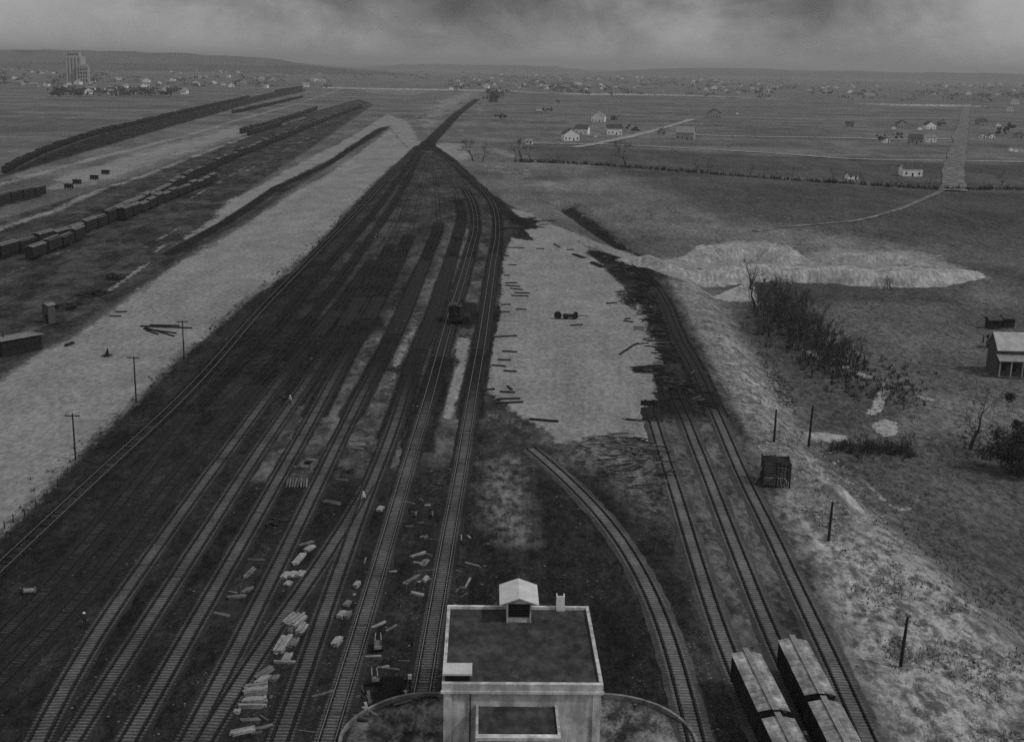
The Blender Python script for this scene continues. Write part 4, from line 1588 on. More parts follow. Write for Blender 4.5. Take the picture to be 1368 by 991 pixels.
G1 = 'dark timbers strewn over the pale fill'
for q in [(662, 450.7, 690.6, 449), (671, 469.7, 691, 471), (664.7, 481.3, 682.5, 481.8), (657.5, 488.6, 676, 490), (672.8, 496, 689.8, 497), (643, 522.5, 660.7, 520.4),
          (677.7, 516.5, 684, 521.4), (668, 524, 688, 525), (664, 533.8, 694.6, 533), (663, 539.5, 698.6, 537.8), (762.4, 435.3, 778.5, 434.5),
          (676, 331, 701, 332), (716.4, 332.5, 727, 333), (739.8, 326, 748, 331), (757, 334, 767, 334), (680, 354, 690.6, 354.7), (673, 368.5, 681, 368.5), (675, 378.5, 691, 378.5),
          (675, 381.7, 694.6, 383.3), (681.7, 385.7, 698, 387.8), (683, 395.4, 706, 396), (687, 391.7, 708, 392.2), (668.8, 407.5, 682.5, 407.5), (689, 413.7, 703.5, 414), (666, 417.2, 681, 417.5),
          (828, 474, 846, 462), (846, 462, 853, 459), (836, 561, 860, 563), (833, 429, 846, 431), (835, 427, 842, 426), (810, 406, 824, 405), (672, 341, 680, 343)]:
    timber(*q, .34, .30, m_log, 'dark squared timber lying on the pale fill', G1)
timber(707.5, 560.8, 746, 564, .4, .34, m_log, 'long dark timber at the near edge of the pale fill', G1)
timber(765, 339.7, 781, 345.4, 1.6, .4, m_log, 'small heap of dark timbers on the far pale fill', None, 'timber_heap', cat='timber heap', n=5)
timber(790, 351, 806, 358, 1.6, .5, m_log, 'small heap of dark timbers by the curved track', None, 'timber_heap', cat='timber heap', n=5)

# the long jumble of dumped sleepers along the curved track
rnd = random.Random(5)
jl = W([(796, 340), (815, 347), (838, 358), (855, 372), (864, 388), (871, 405), (876, 425), (882, 445), (888, 465), (896, 485)])
xs, ys = resample([Vector(p) for p in jl], 1.0)
G2 = 'sleepers dumped along the curved track'
nt_ = len(xs)
for k in range(210):
    i = rnd.randrange(nt_)
    off = rnd.gauss(0, 1.6)
    rz = rnd.gauss(0.0, .35) if rnd.random() < .75 else rnd.uniform(0, 3.14)
    L = 2.5 if rnd.random() < .8 else 3.4
    x, y = xs[i]+off-1.2, ys[i]+rnd.uniform(-1, 1)
    b = MB()
    b.box((0, 0, 0), (L, .24, .2), 0, 0, rnd.uniform(-.1, .1), rnd.uniform(-.18, .18))
    o = b.build('dumped_sleeper', m_log if rnd.random() < .86 else m_logg, None, (x, y, 0.14+rnd.random()**2*1.0*max(0, 1-abs(off)/2.6)), rz)
    tag(o, 'dark sleeper in the jumble dumped along the curved track', 'sleeper', G2)
G3 = 'sleepers heaped at the head of the middle right track'
c0 = at(905, 515)
for k in range(46):
    x, y = c0.x+rnd.gauss(0, 2.0), c0.y+rnd.gauss(0, 9)
    x -= (y-c0.y)*.12
    b = MB()
    b.box((0, 0, 0), (2.5, .24, .2), 0, 0, rnd.uniform(-.1, .1), rnd.uniform(-.2, .2))
    o = b.build('dumped_sleeper', m_log if rnd.random() < .7 else m_logg, None, (x, y, .2+rnd.random()*.7), rnd.gauss(.1, .5))
    tag(o, 'dark sleeper heaped at the head of the middle right track', 'sleeper', G3)
G4 = 'broken planks on the littered ground beside the stub track'
c0 = at(842, 607)
for k in range(85):
    x, y = c0.x+rnd.gauss(0, 3.2), c0.y+rnd.gauss(0, 7.5)
    b = MB()
    b.box((0, 0, 0), (rnd.uniform(1.2, 4.2), .2, .12), 0, 0, rnd.uniform(-.1, .1), rnd.uniform(-.1, .1))
    o = b.build('broken_plank', rnd.choice([m_log, m_log, m_logg, m_lumd]), None, (x, y, .1+rnd.random()*.7), rnd.gauss(0.0, .6))
    tag(o, 'broken plank on the littered ground beside the stub track', 'plank', G4)
G5 = 'dark wreckage at the top of the pale fill'
c0 = at(700, 300)
for k in range(34):
    x, y = c0.x+rnd.gauss(0, 5.0), c0.y+rnd.gauss(0, 11)
    b = MB()
    b.box((0, 0, 0), (rnd.uniform(2.5, 5), .3, .26), 0, 0, rnd.uniform(-.1, .1), rnd.uniform(-.15, .15))
    o = b.build('dumped_sleeper', m_log, None, (x, y, .15+rnd.random()*.6), rnd.gauss(0.0, .5))
    tag(o, 'dark sleeper in the heap at the far top of the pale fill', 'sleeper', G5)

# left strip: log pile, stray timbers, pale planks
for q in [(188, 436.5, 257, 439), (194, 438.5, 233, 450), (192, 440, 236, 446), (200, 435, 240, 436), (196, 442, 212, 447.5)]:
    a_, b_ = at(q[0], q[1]), at(q[2], q[3])
    c_ = (a_+b_)/2
    b = MB()
    b.tube([a_-c_+Vector((0, 0, .18)), b_-c_+Vector((0, 0, .18))], [.2, .15], 8)
    tag(b.build('log', m_log, None, tuple(c_)), 'long dark log in the loose pile by the third utility pole', 'log', 'logs in the pile on the pale strip')
timber(154, 417.4, 170, 417, .34, .3, m_log, 'dark timber on the pale strip near the sheds, the further of two', None)
timber(146, 423, 162, 423, .34, .3, m_log, 'dark timber on the pale strip near the sheds, the nearer of two', None)
timber(88, 463, 98, 459, .7, .5, m_log, 'short thick dark timber on the pale strip before the low shed', None)
G6 = 'pale planks along the edge of the graded strip'
for q in [(181.7, 386.5, 197, 389), (201, 377.5, 218, 375), (222.6, 363.8, 233, 361.7), (240.7, 350.8, 251, 350), (257, 338, 268, 339.6), (271, 329.6, 284.6, 331.4), (315, 306, 324, 305), (327, 297, 336, 298)]:
    timber(*q, .5, .25, m_lum, 'pale plank lying across the upper edge of the graded strip', G6)

# lumber stacks and loose lumber between the yard tracks
LUM = 'pale lumber lying between the yard tracks'
n_ = 0
for q, wd, ht, m, n, lab in [
    ((320, 945, 354, 945), .55, .5, m_lum, 3, 'pale board stack forming the front of the largest lumber pile'),
    ((324, 938, 356, 936), 1.1, .5, m_lum, 5, 'board stack in the middle of the largest lumber pile'),
    ((326, 926, 357, 923), 1.4, .7, m_lum, 6, 'board stack at the back of the largest lumber pile'),
    ((320.6, 962, 348, 960), .8, .16, m_lumd, 4, 'low layer of grey boards before the largest lumber pile'),
    ((306, 982, 340, 975), .7, .32, m_lum, 3, 'lumber stack nearest the bottom picture edge'),
    ((370.5, 874, 385, 851), 1.0, .55, m_lum, 4, 'long pale board stack pointing up the yard, left of two'),
    ((388, 866, 395, 855), .7, .35, m_lumd, 3, 'short grey board stack beside the long pale one'),
    ((380, 885, 387, 874), .7, .4, m_lum, 3, 'short pale board stack lying on a crosswise beam'),
    ((341.5, 908, 365.6, 892), .7, .4, m_lumd, 3, 'slanting grey board stack behind the largest lumber pile'),
    ((343, 917, 359, 906), .8, .5, m_lum, 3, 'bright slanting board stack on top of the largest lumber pile'),
    ((361, 911, 371, 904), .5, .3, m_lumd, 2, 'small grey board pair right of the largest lumber pile'),
    ((385.6, 838, 402, 824), 1.5, .6, m_lum, 5, 'broad pale board stack heaped up beside the slanting track'),
    ((398.5, 848.5, 408, 835.6), .7, .45, m_lum, 3, 'narrow pale board stack right of the broad heaped one'),
    ((385, 843, 393, 842), .6, .3, m_lumd, 2, 'small crosswise board pair below the broad heaped stack'),
    ((393, 755, 406.6, 740), .8, .4, m_lum, 3, 'pale board stack beside the fourth track, upper row of blocks'),
    ((408, 737, 419, 730), .9, .4, m_lum, 3, 'short bright board stack at the head of the row of blocks'),
    ((400, 729, 420, 723), .4, .2, m_lumd, 2, 'thin long grey boards above the row of blocks'),
    ((303, 800, 328, 797), .5, .3, m_lumd, 2, 'long grey boards lying crosswise between third and fourth tracks'),
    ((326, 792, 335.6, 785), .9, .4, m_lumd, 3, 'short grey board stack between third and fourth tracks'),
    ((306, 790, 318, 792), .4, .2, m_lumd, 2, 'low grey boards just above the long crosswise ones'),
    ((285.6, 821, 308, 825), .6, .3, m_lumd, 2, 'grey boards lying alone beside the third track'),
    ((327.5, 772.6, 340.4, 759), .5, .3, m_lumd, 2, 'slanting grey boards between third and fourth tracks'),
    ((331, 748, 355, 748.4), .4, .16, m_logg, 2, 'dull long boards lying highest between third and fourth tracks'),
    ((549, 744.4, 568.7, 738), .45, .3, m_lum, 2, 'pale slanting boards highest in the heap left of the straight track'),
    ((563, 757, 571, 748), .9, .35, m_lumd, 3, 'short grey board stack in the heap left of the straight track'),
    ((541, 780, 560, 768.6), .5, .3, m_lumd, 2, 'long slanting boards in the heap left of the straight track'),
    ((549, 793, 566, 797), .6, .35, m_lum, 2, 'pale boards lowest in the heap left of the straight track'),
    ((563, 719, 569, 717), .8, .3, m_lumd, 3, 'low grey board stack at the top of the heap by the straight track'),
    ((467, 594.7, 489, 594.7), .5, .35, m_lum, 2, 'bright crosswise boards in the far lumber pile by the turnout'),
    ((470, 600, 486, 601), .6, .3, m_lumd, 2, 'grey boards at the front of the far lumber pile by the turnout'),
    ((469, 590, 497, 585), .8, .3, m_lumd, 3, 'slanting grey boards at the back of the far lumber pile by the turnout'),
    ((434, 671, 455, 674.5), .9, .3, m_lumd, 3, 'flat stack of grey boards beside the fourth track midway up'),
    ((448, 641, 466, 642), .4, .12, m_logg, 2, 'faint long boards above the flat grey stack'),
]:
    timber(*q, wd, ht, m, lab, LUM, 'lumber_stack', 0.0, 'lumber stack', n)
# square blocks of lumber
for k, (x, y, wx, wy, h, m, lab) in enumerate([
    (381.6, 770, .75, 1.7, .5, m_lum, 'pale lumber block left of three in a row'),
    (391, 769, .75, 1.6, .5, m_lum, 'pale lumber block in the middle of three in a row'),
    (402, 768, .9, 1.6, .5, m_lum, 'pale lumber block right of three in a row'),
    (385, 781, .8, 1.1, .45, m_lum, 'small pale lumber block just below the row of three'),
    (477, 783, .6, 1.3, .6, m_lum, 'small bright lumber block left of the handcart track, highest'),
    (473, 795, .3, .5, .3, m_lum, 'tiny pale block between larger ones left of the handcart track'),
    (464, 808, .7, 1.3, .5, m_lumd, 'grey lumber block third down left of the handcart track'),
    (456.5, 824, .75, 1.5, .55, m_lum, 'left block of the pair left of the handcart track'),
    (464.5, 824, .6, 1.5, .55, m_lumd, 'right block of the pair left of the handcart track'),
    (450, 860, .8, 1.7, .6, m_lum, 'lowest lumber block left of the handcart track'),
    (508, 681, .8, 1.6, .5, m_lum, 'bright lumber block between two tracks midway up the yard'),
    (568.7, 775, .5, 1.4, .4, m_lum, 'upright pale block in the heap left of the straight track'),
    (317, 952, .6, .6, .5, m_lum, 'small pale block at the corner of the largest lumber pile')]):
    p = at(x, y)
    t = thing('lumber_block', lab, 'lumber stack', (p.x, p.y, 0), -.22, LUM)
    nb_ = max(2, int(wx/.24))
    for r_ in range(max(1, int(h/.17))):
        for q in range(nb_):
            MB().box(((q-(nb_-1)/2)*wx/nb_+random.uniform(-.02, .02), random.uniform(-.1, .1), .09+r_*.17), (wx/nb_-.03, wy*random.uniform(.9, 1.05), .14), random.uniform(-.03, .03)).build('board', m, t)
timber(365.6, 885, 394.6, 885.8, .3, .26, m_lum, 'long pale crosswise beam under a short board stack', LUM, 'beam', cat='beam')

G11 = 'loose planks scattered through the yard'
rl = random.Random(77)
kk = 0
while kk < 80:
    x, y = rl.uniform(250, 640), rl.uniform(560, 985)
    q = at(x, y)
    if min(float(np.min(np.hypot(LINE[nm][:, 0]-q.x, LINE[nm][:, 1]-q.y))) for nm in 'defghijk') < 1.5 or x < 640-(y-560)*.9:
        continue
    kk += 1
    b = MB()
    b.box((0, 0, .07), (rl.uniform(.5, 2.4), rl.uniform(.12, .4), rl.uniform(.08, .22)), 0, 0, rl.uniform(-.05, .05), rl.uniform(-.06, .06))
    o = b.build('loose_plank', rl.choice([m_lumd, m_logg, m_log, m_lum]), None, (q.x, q.y, 0), rl.uniform(0, 3.14))
    tag(o, 'small loose plank lying on the dirt between the yard tracks', 'plank', G11)
# fan of sleepers leaning in a stack, open crate, dark heap
p = at(397, 648)
t = thing('sleeper_stack', 'row of pale-ended sleepers leaning in a stack between two tracks', 'sleeper stack', (p.x, p.y, 0), .1)
for k in range(8):
    MB().box((-1.4+k*.4, 0, .35), (.22, 2.4, .2), random.uniform(-.1, .1), 0, .25).build('sleeper', m_lumd if k % 2 else m_logg, t)
p = at(412, 625)
t = thing('timber_crib', 'pale open box with a dark top between two tracks', 'box', (p.x, p.y, 0), -.25)
MB().span(-.85, .85, -1.2, 1.0, 0, .5).build('base', m_lumd, t)
for sx in (-1, 1):
    MB().span(sx*.8-.06, sx*.8+.06, -1.2, 1.6, .5, 1.0).build('side', m_lumd, t)
MB().span(-.74, .74, .9, 1.6, .2, 1.0).build('end', m_lumd, t)
MB().span(-.7, .7, .1, .85, .5, .9).build('load', m_coal, t)
for lab, x, y, nn in (('low dark heap of old iron between third and fourth tracks', 369, 698, 14), ('low dark heap between the fourth track and the turnout', 462, 632, 8)):
    p = at(x, y)
    t = thing('scrap_heap', lab, 'scrap heap', (p.x, p.y, 0))
    for k in range(nn):
        MB().box((rnd.gauss(0, .8), rnd.gauss(0, .7), .12+rnd.random()*.25), (rnd.uniform(.8, 1.8), .22, .2), rnd.uniform(0, 3), 0, rnd.uniform(-.2, .2)).build('scrap_piece', m_bolt, t)

# barbell: an axle with two wheels lying out
a_, b_ = at(556, 691), at(578, 690.5)
c_ = (a_+b_)/2
t = thing('wheelset', 'loose axle with a pale wheel at each end lying in the yard', 'wheelset', tuple(c_), .03)
h = (b_-a_).length/2
MB().tube([(-h, 0, .42), (h, 0, .42)], .08, 8).build('axle', m_bolt, t)
for sx in (-1, 1):
    MB().tube([(sx*h-.1, 0, .42), (sx*h+.1, 0, .42)], .42, 14).build('wheel', m_lumd, t)

# ------------------------------------------------------------------ carts, machine, sheds
def handcart(px, py, rz, label, L=2.2, wd=.95):
    p = at(px, py)
    t = thing('handcart', label, 'cart', (p.x, p.y, 0), rz)
    bed = MB()
    for k in range(5):
        bed.box(((k-2)*wd/5, 0, .62), (wd/5-.02, L, .06))
    bed.build('bed', m_lumd, t)
    for sx in (-1, 1):
        MB().span(sx*wd/2-.04, sx*wd/2+.04, -L/2, L/2, .6, .95).build('side_board', m_log, t)
        w_ = MB()
        w_.tube([(sx*(wd/2+.1), -.15, .42), (sx*(wd/2+.18), -.15, .42)], .42, 16)
        w_.build('wheel', m_log, t)
        MB().beam((sx*wd/2*.8, L/2, .6), (sx*wd/2*.65, L/2+1.15, .95), .07, .07).build('shaft', m_lum, t)
    MB().span(-wd/2, wd/2, -L/2-.04, -L/2+.04, .6, .95).build('tail_board', m_lum, t)
    return t


handcart(505, 868, .1, 'handcart with raised pale shafts, the further of two by the building', 2.0, .8)
handcart(501.5, 914, .18, 'empty handcart with two pale shafts, the nearer of two by the building', 1.0, .75)

p = at(547.5, 925)
t = thing('switch_stand', 'dark switch stand with a white target by the kerb wall', 'switch stand', (p.x, p.y, 0))
MB().box((0, 0, .12), (.5, .7, .24)).build('base', m_bolt, t)
MB().tube([(0, 0, .2), (0, 0, 1.7)], .09, 8).build('mast', m_bolt, t)
MB().box((0, -.02, 1.75), (.36, .3, .42)).build('target', m_white, t)
MB().beam((0, 0, .3), (.0, -.7, .75), .06, .06).build('lever', m_bolt, t)

# steam track machine on the line
q, hd, _ = on_line('j', 606, 430)
t = thing('track_machine', 'black steam-driven track machine standing in the middle of the yard', 'rail machine', (q[0]+1.2, q[1], .1), hd)
MB().span(-1.5, 1.5, -3.6, 3.6, .8, 1.25).build('deck', m_iron, t)
for y in (-2.4, 2.4):
    bogie(t, y)
cb = MB()
cb.span(-1.35, 1.35, -.6, 3.3, 1.25, 3.7)
cab = cb.build('cab', m_hop, t)
MB().roofslab(-1.6, 1.6, -.8, 3.5, 3.75, 4.15, .08).build('cab_roof', m_croofd, cab)
for sx in (-1, 1):
    MB().span(sx*1.36-.02, sx*1.36+.02, .2, 1.2, 2.2, 3.3).build('cab_window', m_dark, cab)
    MB().span(sx*.75-.35, sx*.75+.35, -.63, -.58, 2.3, 3.3).build('cab_window', m_dark, cab)
MB().tube([(0, -2.9, 1.9), (0, -.6, 1.9)], .68, 14).build('boiler', m_iron, t)
MB().tube([(0, -2.6, 2.4), (0, -2.6, 4.6)], [.22, .3], 10).build('stack', m_iron, t)
MB().beam((.9, .5, 3.9), (2.0, 4.8, 5.2), .3, .35).build('boom', m_iron, t)
MB().span(2.0, 3.6, -2.6, 2.2, .0, 1.7).build('tool_box', m_log, t)

# wheeled scraper on the pale fill
p = at(762, 426)
t = thing('wheeled_scraper', 'small dark wheeled scraper standing alone on the pale fill', 'scraper', (p.x, p.y, 0), .05)
MB().box((0, 0, .8), (3.6, 1.3, .7)).build('pan', m_log, t)
MB().beam((1.8, 0, .9), (4.4, 0, .7), .16, .16).build('tongue', m_log, t)
MB().box((1.3, .1, 1.4), (.9, .7, .6)).build('seat', m_log, t)
for x in (-1.2, 1.0):
    for sy in (-1, 1):
        MB().tube([(x, sy*.75, .6), (x, sy*.87, .6)], .6, 16).build('wheel', m_log, t)
MB().tube([(-3.1, -.6, .9), (-3.1, .6, .9)], .9, 16).build('roller', m_log, t)
MB().beam((-3.1, 0, .9), (-1.6, 0, .9), .12, .12).build('hitch', m_log, t)

# slatted coal bin by the right bank
p = at(1035, 646)
t = thing('slatted_bin', 'tall slatted timber coal bin standing beside the outermost right track', 'bin', (p.x, p.y, 0), -.12)
hx, hy, hh = 1.95, 1.9, 3.9
for sx in (-1, 0, 1):
    for sy in (-1, 1):
        MB().box((sx*hx, sy*hy, hh/2), (.2, .2, hh+(.5 if (sx, sy) == (-1, -1) else 0))).build('post', m_log, t)
for k in range(9):
    for sy in (-1, 1):
        if sy < 0 and k > 4:
            MB().box((-hx/2, sy*(hy+.04), .55+k*.38), (hx, .06, .2), 0).build('slat', m_logg, t)
        elif sy < 0:
            MB().box((-hx/2-.1, sy*(hy+.04), .55+k*.38), (hx-.3, .06, .2), 0).build('slat', m_logg, t)
        else:
            MB().box((0, sy*(hy+.04), .55+k*.38), (2*hx, .06, .26), 0).build('slat', m_log, t)
for sx in (-1, 1):
    for k in range(7):
        MB().box((sx*(hx+.04), 0, .6+k*.5), (.06, 2*hy, .28)).build('slat', m_log, t)
for k in range(7):
    MB().box((.15+k*.29, -hy-.05, 2.0), (.13, .07, 3.4)).build('stake', m_log if k % 2 else m_logg, t)
MB().beam((-hx, -hy-.12, .4), (hx*.9, -hy-.12, 3.0), .07, .2).build('brace', m_logg, t)
MB().box((0, 0, 3.45), (2*hx-.2, 2*hy-.2, .08)).build('floor', m_log, t)
MB().gable(-hx+.2, hx-.2, -hy+.2, hy-.2, 3.49, 3.85).build('load', m_coal, t)
MB().beam((-hx-1.1, -.8, .1), (-hx-.1, -.8, 2.8), .9, .07).build('chute', m_lumd, t)

# low shed and hut in the left yard
m_tar = mat('tar_paper', 0.12, 0.2, .8, .9, .2, 8, streak=(1.5, (1, .4, 1), .3))
p = at(22, 470)
t = thing('low_shed', 'low dark shed with a tar-paper flat roof at the left edge', 'shed', (p.x, p.y, 0), -.62)
MB().span(-2.3, 2.3, -4.6, 4.6, -.1, 3.1).build('wall', m_log, t)
r = MB()
r.add([(-2.75, -5, 3.0), (2.75, -5, 3.35), (2.75, 5, 3.35), (-2.75, 5, 3.0), (-2.75, -5, 3.15), (2.75, -5, 3.5), (2.75, 5, 3.5), (-2.75, 5, 3.15)], [(3, 2, 1, 0), (4, 5, 6, 7), (0, 1, 5, 4), (1, 2, 6, 5), (2, 3, 7, 6), (3, 0, 4, 7)])
ro = r.build('roof', m_tar, t)
MB().box((-1.6, 3.8, 3.34), (1.0, 1.9, .05), 0, 0, 0, -.06).build('roof_patch', m_lum, ro)
MB().tube([(-1.2, -2.0, 3.2), (-1.2, -2.0, 4.3)], .12, 8).build('stovepipe', m_iron, t)
for y in (-2.6, .4, 3.2):
    MB().span(2.28, 2.34, y-.45, y+.45, 1.2, 2.2).build('window', m_dark, t)
MB().span(-.5, .5, -4.64, -4.58, 0, 2.1).build('door', m_dark, t)
p = at(66, 431)
t = thing('tool_hut', 'narrow upright plank hut behind the low shed', 'hut', (p.x, p.y, 0), -.5)
MB().span(-1.0, 1.0, -1.0, 1.0, -.1, 4.2).build('wall', m_logg, t)
MB().roofslab(-1.25, 1.25, -1.2, 1.2, 4.25, 4.7, .08).build('roof', m_tar, t)
MB().span(.0, .8, -1.04, -.98, 0, 2.1).build('door', m_dark, t)
for lab, x, y, nn, sz in (('dark scrap heap with a pale lid behind the plank hut', 93, 412, 18, 1.5), ('dark scrap heap further up the left yard', 128, 394, 16, 1.6), ('dark rounded scrap heap farthest up the left yard', 153, 373, 16, 1.4)):
    p = at(x, y)
    t = thing('scrap_heap', lab, 'scrap heap', (p.x, p.y, 0))
    for k in range(nn):
        MB().box((rnd.gauss(0, sz), rnd.gauss(0, sz*1.6), .3+rnd.random()*1.3), (rnd.uniform(1.2, 2.6), rnd.uniform(.3, .9), rnd.uniform(.2, .6)), rnd.uniform(0, 3), 0, rnd.uniform(-.3, .3), rnd.uniform(-.2, .2)).build('scrap_piece', m_bolt, t)
    MB().box((.4, -.6, 1.75), (1.5, 1.0, .08), .4, 0, -.3).build('lid', m_lum if 'lid' in lab else m_lumd, t)
# wheelbarrow-like stump on the strip, small wagons on the pale earth
p = at(143, 476)
t = thing('tree_stump', 'dark uprooted stump lying on the pale strip', 'stump', (p.x, p.y, 0))
MB().tube([(0, 0, 0), (.1, .1, .9), (.15, .1, 1.7)], [.5, .3, .08], 7).build('trunk', m_log, t)
for k in range(7):
    a2 = k*.9
    MB().tube([(0, 0, .25), (math.cos(a2)*.7, math.sin(a2)*.7, .3), (math.cos(a2)*1.25, math.sin(a2)*1.25, .02)], [.18, .13, .04], 5).build('root', m_log, t)
for k, (x, y) in enumerate([(141, 233), (126, 240), (103, 246), (92, 252)]):
    p = at(x, y)
    t = thing('dump_wagon', ['farthest of four dark dump wagons on the pale earth', 'second farthest of four dark dump wagons on the pale earth', 'second nearest of four dark dump wagons on the pale earth', 'nearest of four dark dump wagons on the pale earth'][k], 'wagon', (p.x, p.y, 0), 1.35, 'dump wagons on the pale earth')
    MB().hexa([(-.9, -1.5, .9), (.9, -1.5, .9), (.9, 1.5, .9), (-.9, 1.5, .9), (-1.3, -2.0, 2.2), (1.3, -2.0, 2.2), (1.3, 2.0, 2.2), (-1.3, 2.0, 2.2)]).build('body', m_log, t)
    for y_ in (-1.3, 1.3):
        for sx in (-1, 1):
            MB().tube([(sx*1.0, y_, .55), (sx*1.12, y_, .55)], .55, 12).build('wheel', m_iron, t)
    MB().span(-1.0, 1.0, -1.6, 1.6, .6, .9).build('frame', m_iron, t)
# a pale bundle with upright sticks by the lower left tracks
p = at(40, 793)
t = thing('cable_drum', 'small pale drum lying by the dark tracks at lower left', 'drum', (p.x, p.y, 0), .2)
MB().tube([(-.55, 0, .4), (.55, 0, .4)], .28, 12).build('core', m_lum, t)
for sx in (-1, 1):
    MB().tube([(sx*.6-.05, 0, .42), (sx*.6+.05, 0, .42)], .42, 14).build('flange', m_lumd, t)
# ------------------------------------------------------------------ spoil heaps on the right
m_spoil = mat('dug_clay', 0.17, 0.32, 0.16, 0.95, 0.6, 1.2, streak=(0.9, (1.4, .5, .6), .3))


def heap(spine, half, hts, label, seed, base=-3.4):
    """ridge of tipped earth: spine in pixels on the level 'base', half width and heights in metres along it"""
    pts = [Vector(p) for p in W(spine, base)]
    xs, ys = resample(pts, 1.2)
    n = len(xs)
    f = np.linspace(0, 1, n)
    H = np.interp(f, np.linspace(0, 1, len(hts)), hts)*np.minimum(1, np.minimum(f, 1-f)*n*1.2/9.0)
    tx, ty = np.gradient(xs), np.gradient(ys)
    L = np.hypot(tx, ty)
    nx, ny = -ty/L, tx/L
    prof = np.linspace(-1.25, 1.25, 23)
    H = .72*H*(1+.34*fbm(f*n*1.0, f*0, 16.0, 5, seed))
    HWN = 1+.5*fbm(f*n*1.0, f*0+3.0, 10.0, 3, seed+2)
    HWF = 1+.55*fbm(f*n*1.0, f*0+9.0, 8.0, 4, seed+4)
    c0 = (float(xs.mean()), float(ys.mean()), 0)
    vs, fs = [], []
    for i in range(n):
        hw = half*(0.65+0.45*min(1.5, H[i]/max(hts)))
        for q in prof:
            o = q*hw*(HWN[i] if q < 0 else HWF[i])
            X, Y = xs[i]+nx[i]*o, ys[i]+ny[i]*o
            cone = max(0.0, min(1.0, 1.9*(1-abs(q))))
            gul = (sfbm(i*1.2, q*.8, 3.2, 4, seed+3)*.42 if cone < .98 else sfbm(i*1.2, q*1.5, 6.0, 3, seed+5)*.25)
            z = hz(X, Y)-.5+(H[i]+.5)*cone*(1+gul)+sfbm(X, Y, 2.4, 3, seed+9)*.5
            vs.append((X-c0[0], Y-c0[1], z))
    m_ = len(prof)
    for i in range(n-1):
        for j in range(m_-1):
            fs.append((i*m_+j, i*m_+j+1, (i+1)*m_+j+1, (i+1)*m_+j))
    b = MB()
    b.add(vs, fs)
    o = b.build('spoil_heap', m_spoil, None, c0, smooth=True)
    return tag(o, label, 'earth heap')


heap([(834, 359), (862, 364), (900, 371), (935, 375), (960, 374), (1000, 372), (1060, 372), (1110, 374), (1160, 377), (1200, 377), (1250, 373), (1304, 364)], 11.0, [2.0, 4.0, 3.6, 4.6, 6.2, 4.8, 4.6, 4.4, 4.8, 4.2, 3.0, 1.2], 'long ragged bank of pale dug earth right of the curved track', 2)
heap([(915, 346), (945, 341), (1000, 338), (1035, 341), (1075, 350)], 11.0, [2.0, 4.8, 5.2, 4.8, 2.0], 'shorter flat-topped bank of pale earth behind the long one', 4, -2.4)
heap([(1095, 346), (1150, 345), (1200, 346), (1245, 352)], 8.0, [1.5, 3.4, 3.0, 1.2], 'thin low bank of pale earth behind the right end of the long one', 5, -2.2)
heap([(925, 381), (950, 383), (975, 384)], 5.0, [1.0, 2.4, 1.0], 'small fan of pale earth tipped before the long bank', 7)
heap([(1090, 640), (1120, 668), (1150, 690), (1165, 698)], 2.6, [.3, 1.2, 1.5, .5], 'tongue of pale tipped earth running down to the field', 6, -.8)

# ------------------------------------------------------------------ bare trees, scrub and hedges
m_bark = mat('bare_bark', 0.025, 0.05, 3.0, 0.95)
m_twig = mat('bare_twigs', 0.035, 0.075, 2.0, 0.95)
m_ever = mat('dark_foliage', 0.02, 0.045, 2.0, 0.95)


def grow(b, tw, p, d, ln, r, depth, rg, spread=.55):
    segs = 3
    pts, rad = [Vector(p)], [r]
    q = Vector(p)
    dd = Vector(d)
    for k in range(segs):
        dd = (dd+Vector((rg.gauss(0, .13), rg.gauss(0, .13), rg.gauss(.03, .08)))).normalized()
        q = q+dd*ln/segs
        pts.append(q.copy())
        rad.append(max(.017, r*(1-.42*(k+1)/segs)))
    (b if depth > 1 else tw).tube(pts, rad, 5 if depth > 2 else 3, 0, False)
    if depth <= 0:
        return
    n = rg.choice([2, 3, 3]) if depth > 1 else rg.choice([4, 5, 6])
    for k in range(n):
        a_ = rg.uniform(0, 6.28)
        u = dd.orthogonal().normalized()
        v = dd.cross(u)
        nd = (dd+(u*math.cos(a_)+v*math.sin(a_))*rg.uniform(spread*.6, spread*1.3)).normalized()
        nd.z = max(nd.z, -.05)
        st = pts[-1] if k == 0 else pts[rg.choice([1, 2, 3])]
        grow(b, tw, st, nd, ln*rg.uniform(.6, .85), rad[-1]*rg.uniform(.65, .9), depth-1, rg, spread)


def tree_meshes(h, seed, depth=5, spread=.55, r=None):
    rg = random.Random(seed)
    b, tw = MB(), MB()
    grow(b, tw, (0, 0, -.2), (rg.gauss(0, .05), rg.gauss(0, .05), 1), h*.33, r or h*.03, depth, rg, spread)
    return b.mesh('trunk', m_bark), tw.mesh('crown', m_twig)


TM = [tree_meshes(8, 3, 5), tree_meshes(8, 12, 5, .45), tree_meshes(8, 25, 5, .65), tree_meshes(8, 31, 4, .6)]


def put_tree(p, h, label, group, k=None, sx=1.0, cat='tree', name='bare_tree'):
    tm = TM[k if k is not None else random.randrange(4)]
    t = thing(name, label, cat, (p.x, p.y, p.z), random.uniform(0, 6.28), group)
    t.scale = (h/8*sx, h/8*sx, h/8)
    obj('trunk', tm[0], t)
    obj('crown', tm[1], t)
    return t


# the lone forked tree on the right
p = atT(1297, 600)
put_tree(p, 13.0, 'tall lone bare tree with forked trunk at the right', None, 2, 1.0)
p = atT(1046, 410)
put_tree(p, 10.5, 'tallest bare tree standing at the top of the creek thicket', None, 0, .8)
